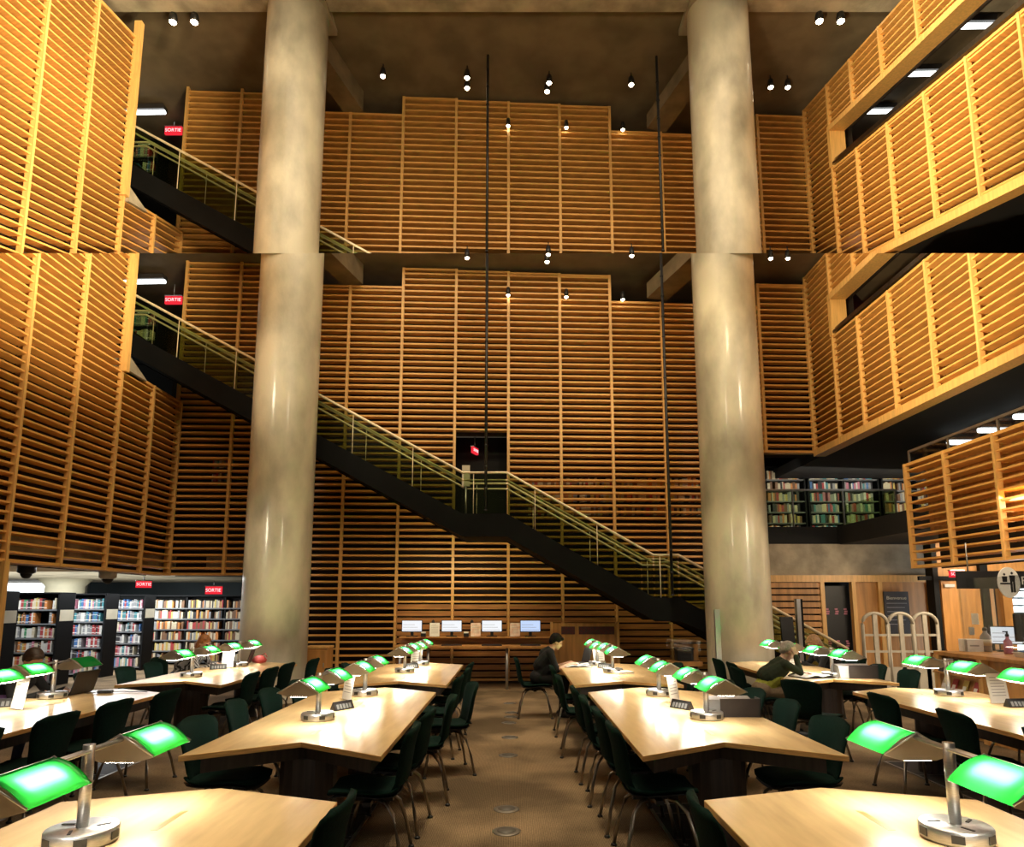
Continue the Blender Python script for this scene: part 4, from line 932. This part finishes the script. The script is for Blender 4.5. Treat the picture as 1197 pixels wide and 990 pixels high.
# security gates
for k, u in enumerate((1022, 1052, 1080)):
    p = aty(u, 720, 12.6); o = tag(empty('security_gate', (p.x, 12.6, 0)), 'beige arched security gate by the entrance, %s from the dark doorway' % ORD[k], 'security gate', 'arched security gates')
    w_ = .235
    b = MB(); pts = [(-w_, 0, 0), (-w_, 0, 1.28)] + [(w_ * math.cos(a), 0, 1.28 + .2 * math.sin(a)) for a in np.linspace(PI, 0, 11)] + [(w_, 0, 1.28), (w_, 0, 0)]; b.tube(pts, .032, 10); b.build('arch_frame', M['gate'], o)
    b = MB(); b.box((-.04, -.02, 0), (.04, .02, 1.46)); b.build('centre_bar', M['gate'], o)
    for z in (.78, 1.08):
        b = MB(); b.box((-w_, -.015, z - .02), (w_, .015, z + .02)); b.build('crossbar', M['gate'], o)
    b = MB(); b.box((-w_, -.02, .02), (w_, .02, .5)); b.build('kick_panel', M['gate'], o)
    b = MB(); b.box((-w_ - .06, -.1, 0), (w_ + .06, .1, .03)); b.build('base_plate', M['grey'], o)
o = tag(empty('welcome_board', (aty(1050, 720, 14.7).x, 14.72, 1.0)), 'dark board headed Bienvenue on the wooden wall behind the gates', 'notice board')
b = MB(); b.box((-.27, 0, 0), (.27, .03, .92)); b.build('board', M['darkgrey'], o)
text('heading', 'Bienvenue', .105, M['cream'], o, upright((0, -.004, .78)))
b = MB()
for q in range(6): b.box((-.22, -.004, .66 - q * .09), (.22 - .05 * (q % 3), 0, .672 - q * .09))
b.build('print', M['grey'], o)
dd = struct('door_2'); b = MB(); b.box((6.9, 15.0, 0), (7.5, 15.04, 2.05)); b.build('door_leaf', M['black'], dd)
b = MB()
for z in (.72, 1.42):
    for x in (6.97, 7.17, 7.37): b.box((x, 14.985, z), (x + .07, 15.0, z + .035)); b.box((x + .01, 14.985, z + .05), (x + .08, 15.0, z + .085)); b.box((x, 14.985, z + .1), (x + .06, 15.0, z + .135))
b.build('door_marking', M['book_pink'], dd)

# ================================================================== THINGS ON THE TABLES
TZ = .7325
def tent(x, y, label, rz):
    o = tag(empty('tent_sign', (x, y, TZ), rz), label, 'table sign', 'black tent signs'); b = MB()
    b.hexa([(-.13, -.045, 0), (.13, -.045, 0), (.13, -.041, 0), (-.13, -.041, 0), (-.13, -.003, .085), (.13, -.003, .085), (.13, .001, .085), (-.13, .001, .085)]); b.hexa([(-.13, .041, 0), (.13, .041, 0), (.13, .045, 0), (-.13, .045, 0), (-.13, -.001, .085), (.13, -.001, .085), (.13, .003, .085), (-.13, .003, .085)])
    b.add([(-.128, -.043, 0), (-.128, .043, 0), (-.128, 0, .083)], [(0, 1, 2)]); b.add([(.128, -.043, 0), (.128, .043, 0), (.128, 0, .083)], [(0, 1, 2)])
    b.build('card', M['black'], o)
    b = MB(); 
    for q in range(5): b.hexa([(-.1 + q * .042, -.04, .012), (-.072 + q * .042, -.04, .012), (-.072 + q * .042, -.039, .012), (-.1 + q * .042, -.039, .012), (-.1 + q * .042, -.018, .058), (-.072 + q * .042, -.018, .058), (-.072 + q * .042, -.017, .058), (-.1 + q * .042, -.017, .058)])
    b.build('print', M['shelf'], o); o.scale = (.85, .85, .85)
for u, v, lab, rz in ((407, 818, 'on the second table of the book-range side', -.9), (787, 820, 'beside the grey box file', .9), (487, 775, 'at the far table of the book-range side', -.3), (700, 775, 'near the person in black', .3),
                      (22, 829, 'on the laptop table', -.5), (1168, 822, 'in front of the reception desk', .15), (266, 780, 'by the person in stripes', -.15), (925, 783, 'in front of the grey-haired person', .1)):
    p = atz(u, v, TZ); big = v > 800; sheet_stand(p.x, p.y, TZ, .20 if big else .19, .27, 'white printed sheet standing on a table, ' + lab, rz=rz)
for u, v, lab, rz in ((400, 829, 'on the second table of the book-range side', 1.0), (797, 828, 'in front of the grey box file', -1.0), (481, 781, 'at the far table of the book-range side', .8), (707, 781, 'near the person in black', -.8), (1190, 826, 'in front of the reception desk', .1), (255, 782, 'by the person in stripes', .4), (4, 826, 'on the laptop table', .4)):
    p = atz(u, v, TZ); tent(p.x, p.y, 'small black tent sign with pale print ' + lab, rz)
for u, v, lab in ((858, 838, 'second reception side table'), (1004, 793, 'table of the grey-haired person')):
    p = atz(u, v, TZ); sc = 1.0 if v > 800 else 1.1
    o = tag(empty('box_file', (p.x, p.y, TZ)), 'grey and black wedge box file on the ' + lab, 'box file', 'grey box files'); o.scale = (sc,) * 3
    b = MB(); b.add([(-.2, 0, 0), (.17, 0, 0), (.17, .2, 0), (-.2, .2, 0), (-.2, .05, .13), (.17, .05, .13), (.17, .16, .15), (-.2, .16, .15)], [(3, 2, 1, 0), (4, 5, 6, 7), (1, 2, 6, 5), (2, 3, 7, 6), (3, 0, 4, 7), (0, 1, 5, 4)]); b.build('body', M['grey'], o)
    b = MB(); b.hexa([(-.11, -.012, 0), (.21, -.012, 0), (.21, 0, 0), (-.11, 0, 0), (-.11, -.012, .145), (.21, -.012, .145), (.21, 0, .145), (-.11, 0, .145)]); b.build('black_panel', M['darkgrey'], o)
    b = MB(); b.box((.21, -.02, 0), (.218, .1, .15)); b.build('end_plate', M['black'], o)
def laptop(x, y, rz, label, w=.33, scr='darkgrey'):
    o = tag(empty('laptop', (x, y, TZ), rz), label, 'laptop', 'laptops on the tables')
    b = MB(); b.box((-w / 2, -.23, 0), (w / 2, 0, .016)); b.build('keyboard_base', M['darkgrey'], o, bevel=.003)
    b = MB(); b.hexa([(-w / 2, 0, .016), (w / 2, 0, .016), (w / 2, .012, .012), (-w / 2, .012, .012), (-w / 2, .07, .235), (w / 2, .07, .235), (w / 2, .08, .23), (-w / 2, .08, .23)]); b.build('lid', M['darkgrey'], o)
    b = MB(); b.hexa([(-w / 2 + .01, -.002, .025), (w / 2 - .01, -.002, .025), (w / 2 - .01, .0, .025), (-w / 2 + .01, .0, .025), (-w / 2 + .01, .062, .225), (w / 2 - .01, .062, .225), (w / 2 - .01, .064, .225), (-w / 2 + .01, .064, .225)]); b.build('screen', M[scr], o); return o
laptop(-4.47, 7.12, math.radians(-95), 'dark laptop open on the table beside the lamp with one unlit shade', scr='screen_blue')
p = atz(290, 776, TZ); laptop(p.x, p.y, math.radians(-80), 'small dark laptop open in front of the person in stripes', .3)
p = atz(684, 775, TZ); o = laptop(p.x, p.y + .02, math.radians(-60), 'small pale tablet device propped before the person in black', .2)
p = atz(303, 775, TZ); o = tag(empty('pouch', p), 'red cloth pouch lying on the table against the concrete column', 'pouch'); b = MB(); b.lathe([(.02, 0), (.1, .01), (.12, .05), (.08, .1), (.02, .12)], (0, 0, 0), 16, sy=.7); b.build('body', M['book_red'], o); b = MB(); b.tube([(.02, 0, .11), (.08, .02, .15), (.12, 0, .09)], .008, 6); b.build('strap', M['book_red'], o)
def openbook(u, v, rz, label, sc=1.0):
    p = atz(u, v, TZ); o = tag(empty('open_book', p, rz), label, 'book', 'open papers and books'); o.scale = (sc,) * 3
    def pg(s): return lambda a, c: (s * a * .19, (c - .5) * .26, .006 + .022 * math.sin(PI * min(1, a * 1.15 + .02)) * (1 - a * .5))
    for s in (1, -1): sheet(pg(s), 8, 4, .004).build('page', M['white'], o)
    b = MB(); b.box((-.2, -.137, 0), (.2, .137, .005)); b.build('cover', M['darkgrey'], o)
openbook(674, 779, .2, 'open white book under the hands of the person in black')
openbook(690, 777, -.3, 'open white papers beyond the book of the person in black', .9)
openbook(952, 791, .2, 'open newspaper under the elbow of the grey-haired person', 1.3)
p = atz(728, 787, TZ); o = tag(empty('closed_book', p, .4), 'white closed book lying beside a lamp on the table of the person in black', 'book'); b = MB(); b.box((-.12, -.09, 0), (.12, .09, .006)); b.box((-.12, -.09, .022), (.12, .09, .028)); b.box((-.12, -.09, 0), (-.114, .09, .028)); b.build('cover', M['white'], o); b = MB(); b.box((-.113, -.085, .006), (.115, .085, .022)); b.build('page_block', M['cream'], o)
# charger with a cable on the laptop table
p = atz(123, 810, TZ); o = tag(empty('charger', p, .2), 'black laptop charger with a curling cable on the laptop table', 'charger')
b = MB(); b.box((-.07, -.03, 0), (.07, .03, .028)); b.build('brick', M['black'], o, bevel=.005)
b = MB(); b.tube([(.07, 0, .012), (.16, .04, .008), (.24, -.02, .008), (.34, .0, .008), (.42, -.06, .008)], .004, 6); b.tube([(-.07, 0, .012), (-.14, -.05, .008), (-.2, .0, .008)], .004, 6); b.build('cord', M['black'], o)
# ================================================================== PEOPLE
SKIN = mat('skin', (.58, .33, .22), .55, var=.08, scale=20)
def cloth(n, c, var=.15, **k): return mat(n, c, .9, var=var, scale=k.pop('scale', 30), **k)
M['jet'] = cloth('black_cloth', (.004, .004, .0045)); M['forest'] = cloth('dark_green_cloth', (.018, .030, .014)); M['lime'] = cloth('lime_cloth', (.35, .38, .05)); M['khaki'] = cloth('khaki_cloth', (.26, .19, .12))
M['purple'] = cloth('purple_cloth', (.22, .12, .28)); M['denim'] = cloth('denim', (.03, .04, .07)); M['eye'] = mat('eye_dark', (.015, .01, .008), .3); M['lip'] = mat('lips', (.40, .16, .12), .5)
m = cloth('striped_cloth', (.30, .29, .29), var=0); t, b_ = nt(m); wv = t.nodes.new('ShaderNodeTexWave'); wv.inputs['Scale'].default_value = 14; wv.inputs['Distortion'].default_value = 5; tc = t.nodes.new('ShaderNodeTexCoord'); cr = t.nodes.new('ShaderNodeValToRGB')
cr.color_ramp.elements[0].color = (.02, .02, .022, 1); cr.color_ramp.elements[1].color = (.34, .33, .32, 1); cr.color_ramp.elements[0].position = .45; cr.color_ramp.elements[1].position = .6
t.links.new(tc.outputs['Object'], wv.inputs['Vector']); t.links.new(wv.outputs['Fac'], cr.inputs['Fac']); t.links.new(cr.outputs['Color'], b_.inputs['Base Color']); M['stripe'] = m
def capsule(mb, p0, r0, p1, r1):
    p0, p1 = Vector(p0), Vector(p1); d = p1 - p0; L_ = d.length
    if L_ < 1e-5: d = Vector((0, 0, 1)); L_ = 1e-4
    d.normalize(); pts = []; rs = []
    for a in (80, 60, 35, 0): pts.append(p0 - d * r0 * math.sin(math.radians(a))); rs.append(r0 * math.cos(math.radians(a)))
    for a in (0, 35, 60, 80): pts.append(p1 + d * r1 * math.sin(math.radians(a)) + d * 1e-5); rs.append(r1 * math.cos(math.radians(a)))
    mb.tube(pts, rs, 12)
def ellips(mb, c, r, R=None, n=16):
    vs = []; fs = []; k = 10
    for i in range(1, k):
        th = PI * i / k
        for j in range(n):
            q = Vector((r[0] * math.sin(th) * math.cos(2 * PI * j / n), r[1] * math.sin(th) * math.sin(2 * PI * j / n), r[2] * math.cos(th)))
            vs.append((R @ q if R else q) + Vector(c))
    top = Vector((0, 0, r[2])); vs += [(R @ top if R else top) + Vector(c), (R @ -top if R else -top) + Vector(c)]
    for i in range(k - 2):
        for j in range(n): fs.append((i * n + j, i * n + (j + 1) % n, (i + 1) * n + (j + 1) % n, (i + 1) * n + j))
    for j in range(n): fs.append((len(vs) - 2, (j + 1) % n, j)); fs.append((len(vs) - 1, (k - 2) * n + j, (k - 2) * n + (j + 1) % n))
    mb.add(vs, fs)
def remeshed(name, mb, voxel, smooth, mats, parent):
    o = mb.build(name + '_raw', mats); 
    r = o.modifiers.new('r', 'REMESH'); r.mode = 'VOXEL'; r.voxel_size = voxel; r.use_smooth_shade = True
    s = o.modifiers.new('s', 'SMOOTH'); s.factor = .5; s.iterations = smooth
    dg = bpy.context.evaluated_depsgraph_get(); me = bpy.data.meshes.new_from_object(o.evaluated_get(dg)); bpy.data.objects.remove(o)
    me.name = name; q = bpy.data.objects.new(name, me); COL.objects.link(q); q.parent = parent
    me.materials.clear()
    for mm in mats: me.materials.append(mm)
    return q
def seated(loc, face, label, top, trousers, hair, lean=.26, headz=1.06, tilt=35, hands=None, shirt=None, hair_len=0, sleeve=1.0, elbow_prop=False, skin=SKIN, turn=0):
    """sitter facing local +Y, seat at .46; hands = [(x,y,z) wrist targets left(-x), right(+x)]"""
    root = tag(empty('person', loc, math.radians(face)), label, 'person', None)
    mats = [skin, top, trousers, M['shell'], M['eye'], M['lip'], shirt or top]
    P_ = []   # p0 r0 p1 r1 tag
    def cap(p0, r0, p1, r1, tg): P_.append((Vector(p0), r0, Vector(p1), r1, tg))
    sh_z = headz - .155; sh_y = lean
    cap((-.07, -.02, .565), .115, (.07, -.02, .565), .115, 2)
    cap((-.045, .02, .61), .115, (-.05, lean * .35 + .05, .72), .115, 6); cap((.045, .02, .61), .115, (.05, lean * .35 + .05, .72), .115, 6)
    cap((-.05, lean * .35 - .03, .74), .115, (-.075, sh_y - .03, sh_z - .06), .105, 1); cap((.05, lean * .35 - .03, .74), .115, (.075, sh_y - .03, sh_z - .06), .105, 1)
    cap((-.15, sh_y, sh_z), .062, (.15, sh_y, sh_z), .062, 1); cap((0, sh_y - .06, sh_z - .04), .11, (0, sh_y - .02, sh_z), .09, 1)
    hc = Vector((0, sh_y + .10, headz))
    cap((0, sh_y + .0, sh_z + .02), .056, hc + Vector((0, -.035, -.05)), .052, 0)
    for s in (-1, 1):
        kn = (s * .11, .40, .52); cap((s * .09, -.02, .55), .088, kn, .062, 2); cap(kn, .06, (s * .12, .34, .11), .042, 2)
        cap((s * .12, .33, .05), .038, (s * .125, .50, .035), .032, 3); cap((s * .12, .30, .04), .035, (s * .125, .44, .03), .038, 3)
    hands = hands or [(-.12, sh_y + .36, .775), (.12, sh_y + .36, .775)]
    for s, w_ in zip((-1, 1), hands):
        w_ = Vector(w_); sh = Vector((s * .17, sh_y, sh_z - .005)); d = w_ - sh; mid = (sh + w_) / 2
        up_l = .27; ln = d.length / 2; off = math.sqrt(max(0.0, up_l ** 2 - ln ** 2))
        bend = Vector((s * .6, -.25, -1)); bend = (bend - d.normalized() * bend.dot(d.normalized())).normalized()
        el = mid + bend * off
        if elbow_prop and s == elbow_prop: el = Vector((s * .20, sh_y + .16, .80))
        cap(sh, .056, el, .042, 1); mid2 = el.lerp(w_, .45 if sleeve < 1 else .93)
        if sleeve < .5: cap(el, .038, w_, .026, 0)
        else: cap(el, .042, mid2, .034, 1); cap(mid2, .028, w_, .025, 0)
        # hand: palm, four unequal bent fingers, thumb off the side
        fd = (w_ - el).normalized()
        if not (elbow_prop and s == elbow_prop): fd = Vector((fd.x * .6 - s * .1, fd.y, -.12)).normalized()
        sd = Vector((0, 0, 1)).cross(fd)
        if sd.length < .2: sd = Vector((1, 0, 0))
        sd.normalize(); nd = fd.cross(sd).normalized()
        if nd.z > 0: nd = -nd
        pc_ = w_ + fd * .05
        for q in (-.026, -.009, .009, .026): cap(w_ + fd * .01 + sd * q * .6, .014, w_ + fd * .085 + sd * q, .012, 0)
        for q, ln_ in ((-.029, .052), (-.010, .066), (.010, .072), (.029, .062)):
            a = w_ + fd * .088 + sd * q; b1 = a + (fd + nd * .25 + sd * q * 3).normalized() * ln_ * .52; b2 = b1 + (fd * .75 + nd * .75).normalized() * ln_ * .48
            cap(a, .0095, b1, .009, 0); cap(b1, .009, b2, .0075, 0)
        th = -s; a = w_ + fd * .03 + sd * th * .03 * (1 if sd.x > 0 else -1); b1 = a + (fd * .6 + sd * th * .8 * (1 if sd.x > 0 else -1) + nd * .2).normalized() * .036; b2 = b1 + (fd + nd * .3).normalized() * .03
        cap(a, .013, b1, .0105, 0); cap(b1, .0105, b2, .0085, 0)
    mb = MB()
    for p0, r0, p1, r1, tg in P_: capsule(mb, p0, r0, p1, r1)
    # head: face down by tilt degrees
    R = Matrix.Rotation(math.radians(turn), 3, 'Z') @ Matrix.Rotation(math.radians(-tilt), 3, 'X')
    def H_(x, y, z): return hc + R @ Vector((x, y, z))
    ellips(mb, H_(0, -.008, .022), (.076, .092, .088), R); ellips(mb, H_(0, .022, -.045), (.058, .068, .068), R); ellips(mb, H_(0, .062, -.088), (.026, .024, .02), R)
    ellips(mb, H_(0, .088, -.012), (.011, .018, .022), R); ellips(mb, H_(0, .099, -.026), (.016, .014, .012), R)
    ellips(mb, H_(0, .072, .022), (.05, .018, .012), R); ellips(mb, H_(0, .082, -.058), (.024, .01, .008), R)
    for s in (-1, 1): ellips(mb, H_(s * .077, -.004, -.01), (.010, .020, .032), R); ellips(mb, H_(s * .03, .07, .004), (.013, .012, .009), R)
    P_.append((H_(0, 0, .02), .085, H_(0, .02, -.05), .065, 0))
    for s in (-1, 1): P_.append((H_(s * .026, .082, .004), .009, H_(s * .034, .08, .004), .009, 4))
    P_.append((H_(-.018, .092, -.058), .0065, H_(.018, .092, -.058), .0065, 5))
    body = remeshed('body', mb, .0085, 3, mats, root)
    me = body.data; n = len(me.polygons); ce = np.zeros(n * 3); me.polygons.foreach_get('center', ce); ce = ce.reshape(-1, 3)
    best = np.full(n, 1e9); mi = np.zeros(n, int)
    for p0, r0, p1, r1, tg in P_:
        a = np.array(p0); d = np.array(p1) - a; L2 = max(1e-9, d @ d); t_ = np.clip(((ce - a) @ d) / L2, 0, 1); ds = np.linalg.norm(ce - (a + t_[:, None] * d), axis=1) - (r0 + (r1 - r0) * t_)
        k = ds < best; best[k] = ds[k]; mi[k] = tg
    me.polygons.foreach_set('material_index', mi.tolist()); me.update()
    # hair: cap over skull, off the face
    hb = MB(); ellips(hb, H_(0, -.022, .036), (.088, .098, .090), R); ellips(hb, H_(0, -.062, -.004), (.078, .052, .075), R)
    for s in (-1, 1): ellips(hb, H_(s * .07, -.02, .02), (.020, .045, .045), R)
    ellips(hb, H_(.01, .055, .078), (.06, .035, .025), R) if hair is not HG else None
    if hair_len: 
        for s in (-1, 0, 1): ellips(hb, H_(s * .06, -.06 + .02 * abs(s), -.04), (.042, .045, .07 + hair_len), R)
    hb_o = remeshed('hair', hb, .008, 2, [hair], root)
    return root
HB = mat('black_hair', (.006, .005, .0045), .7, spec=.15, var=.4, scale=60); HG = mat('grey_hair', (.36, .33, .30), .6, var=.25, scale=60); HR = mat('auburn_hair', (.36, .15, .05), .5, var=.4, scale=50); HD = mat('dark_brown_hair', (.035, .018, .010), .5, var=.4, scale=60); HL = mat('light_brown_hair', (.34, .20, .10), .5, var=.35, scale=50)
pale = mat('pale_skin', (.66, .42, .31), .55, var=.08, scale=20)
seated((.40, 10.25, 0), -90, 'person in black short sleeves and dark hair studying at the table before the counter', M['jet'], M['jet'], HB, lean=.17, headz=1.09, tilt=28, sleeve=.4, skin=pale, hands=[(-.10, .50, .775), (.10, .47, .775)])
chair(.34, 10.25, -90, 'dark green chair of the person in black', 'occupied chairs')
seated((3.22, 8.78, 0), -90, 'grey-haired person in a dark green jacket over lime shirt, head propped on one hand', M['forest'], M['khaki'], HG, lean=.24, headz=1.05, tilt=38, elbow_prop=1, hands=[(-.12, .56, .775), (.12, .385, 1.0)], shirt=M['lime'], skin=pale)
chair(3.14, 8.78, -90, 'dark green chair of the grey-haired person', 'occupied chairs')
seated((4.98, 10.45, 0), 90, 'person with light brown hair in dark top behind the grey-haired person table lamps', M['jet'], M['denim'], HL, lean=.24, headz=1.06, tilt=40, skin=pale, hair_len=.03)
chair(5.06, 10.45, 90, 'dark green chair of the light-haired person behind the lamps', 'occupied chairs')
seated((-4.98, 10.25, 0), -90, 'red-haired person in a grey striped top at the table by the book ranges', M['stripe'], M['denim'], HR, lean=.24, headz=1.07, tilt=25, skin=pale, hair_len=.02, turn=-20)
chair(-5.06, 10.25, -90, 'dark green chair of the red-haired person', 'occupied chairs')
seated((-5.25, 7.0, 0), -90, 'dark-haired person in black jacket over purple shirt at the laptop', M['jet'], M['denim'], HD, lean=.24, headz=1.08, tilt=30, shirt=M['purple'], hands=[(-.12, .62, .775), (.16, .60, .775)], turn=-25)
chair(-5.33, 7.0, -90, 'dark green chair of the person at the laptop', 'occupied chairs')
# ================================================================== LIGHT
def spot(loc, target, power, size=60, blend=.6, col=(1, .76, .46), rad=.12):
    l = bpy.data.lights.new('spot_beam', 'SPOT'); l.energy = power; l.spot_size = math.radians(size); l.spot_blend = blend; l.color = col; l.shadow_soft_size = rad
    o = bpy.data.objects.new('spot_beam', l); COL.objects.link(o); o.location = loc
    o.rotation_euler = (Vector(target) - Vector(loc)).to_track_quat('-Z', 'Y').to_euler(); return o
def area(loc, target, power, sx, sy, col=(1, .8, .55)):
    l = bpy.data.lights.new('area_glow', 'AREA'); l.energy = power; l.shape = 'RECTANGLE'; l.size = sx; l.size_y = sy; l.color = col
    o = bpy.data.objects.new('area_glow', l); COL.objects.link(o); o.location = loc
    o.rotation_euler = (Vector(target) - Vector(loc)).to_track_quat('-Z', 'Y').to_euler(); return o
# added wash on the timber: unseen beams in mid-air, some low and aimed up
W = (1, .80, .48)
spot((-2.4, 6.2, 7.8), (-7.3, 9.9, 8.0), 4100, 56, 1, W, .3); spot((-1.8, 7.4, 3.6), (-7.3, 9.8, 8.4), 1900, 60, 1, W, .3)
spot((-2.4, 6.6, 11.8), (-7.4, 9.8, 12.0), 3800, 58, 1, W, .3); spot((-1.8, 7.6, 7.4), (-7.4, 9.8, 12.4), 1350, 60, 1, W, .3)
spot((2.2, 6.2, 6.9), (6.9, 10.0, 6.8), 2700, 56, 1, W, .3); spot((1.8, 7.4, 2.8), (6.9, 10.2, 7.0), 1500, 54, 1, W, .3)
spot((2.2, 6.6, 10.7), (7.1, 9.9, 10.8), 3400, 58, 1, W, .3); spot((1.8, 7.6, 6.4), (7.1, 10.0, 11.2), 1700, 58, 1, W, .3)
spot((3.0, 6.0, 3.4), (6.9, 9.6, 3.2), 450, 50, .9, W, .3)
for x in (-2.2, 0.9, 3.2):
    spot((x, 8.6, 7.4), (x, 14.4, 5.9), 270, 42, 1, W, .3); spot((x, 8.4, 2.6), (x, 14.4, 6.4), 150, 36, 1, W, .3)
    spot((x, 9.0, 10.6), (x, 14.4, 9.6), 150, 40, 1, W, .3); spot((x, 8.4, 5.2), (x, 14.4, 10.2), 150, 40, 1, W, .3)
# added overhead fill for the reading tables and aisle, with no fitting behind it
area((0, 6, 12.5), (0, 6.2, 0), 850, 9, 8)
for y in (3.5, 6.8, 10.2): spot((0.2, y, 12.4), (0, y + .3, 0), 1700, 27, .8, (1, .82, .55), .25)
area((-1.1, 12.9, 2.5), (-1.1, 14.4, 1.1), 26, 1.6, .2, W)  # added glow on the wall behind the counter monitors
area((0, 3.5, 9), (0, 13, 14), 320, 10, 2, W)  # added up-light without a fitting, brightens the ceiling
area((-11, 16, 2.36), (-11, 16, 0), 620, 5, 6, (.95, .98, 1))
area((-12, 17, 1.97), (-12, 17.5, 3), 230, 6, 8, (.92, 1, .95))  # added up-light over the book ranges, stands in for bounced light
area((7.4, 9, 2.8), (6.2, 8.8, 1), 70, .6, 2.5, (1, .88, .7))  # unseen panel added to brighten the reception desk
area((6.3, 6.4, 2.5), (6.6, 8.8, 1.9), 13, .4, .4, (1, .9, .75))  # added light in mid-air for the overhead sign's face
area((9, 9, 2.85), (9, 9, 0), 160, 3, 5, (1, .85, .65))
area((9, 11.5, 2.8), (8.4, 14.0, 1.2), 110, 2, 1, (1, .8, .55))
area((8.4, 15.9, 4.6), (8.2, 17.4, 4.2), 40, 5, .3, (1, .9, .72))
C_ = (1, .86, .62)
for s_ in (-1, 1):
    for z in (2.2, 5.6, 9.0, 12.0):
        spot((s_ * 6.2, 6.6, z + 1.2), (s_ * 4.15, 11.9, z), 430, 30, 1, C_, .35)
        spot((s_ * 1.0, 6.0, z + 1.2), (s_ * 4.15, 11.9, z), 120, 30, 1, C_, .35)
w = bpy.data.worlds.new('World'); S.world = w; w.use_nodes = True
w.node_tree.nodes['Background'].inputs[0].default_value = (1, .8, .58, 1); w.node_tree.nodes['Background'].inputs[1].default_value = .05
# ================================================================== CAMERA
c = bpy.data.cameras.new('camera'); co = bpy.data.objects.new('camera', c); COL.objects.link(co)
co.location = (0, 0, EYE); co.rotation_euler = (PI / 2 + PITCH, 0, 0)
c.sensor_fit = 'HORIZONTAL'; c.sensor_width = 36; c.lens = FP / 1197 * 36; c.shift_y = (CY - 495) / 1197; c.clip_start = .05; c.clip_end = 200
S.camera = co
S.view_settings.view_transform = 'Standard'; S.view_settings.look = 'None'; S.view_settings.gamma = 1; S.view_settings.use_curve_mapping = False
S.view_settings.exposure = 0.05
S.cycles.use_denoising = True; S.cycles.max_bounces = 7; S.cycles.diffuse_bounces = 4; S.cycles.glossy_bounces = 3; S.cycles.transparent_max_bounces = 12
S.cycles.sample_clamp_indirect = 6; S.cycles.caustics_reflective = False; S.cycles.caustics_refractive = False
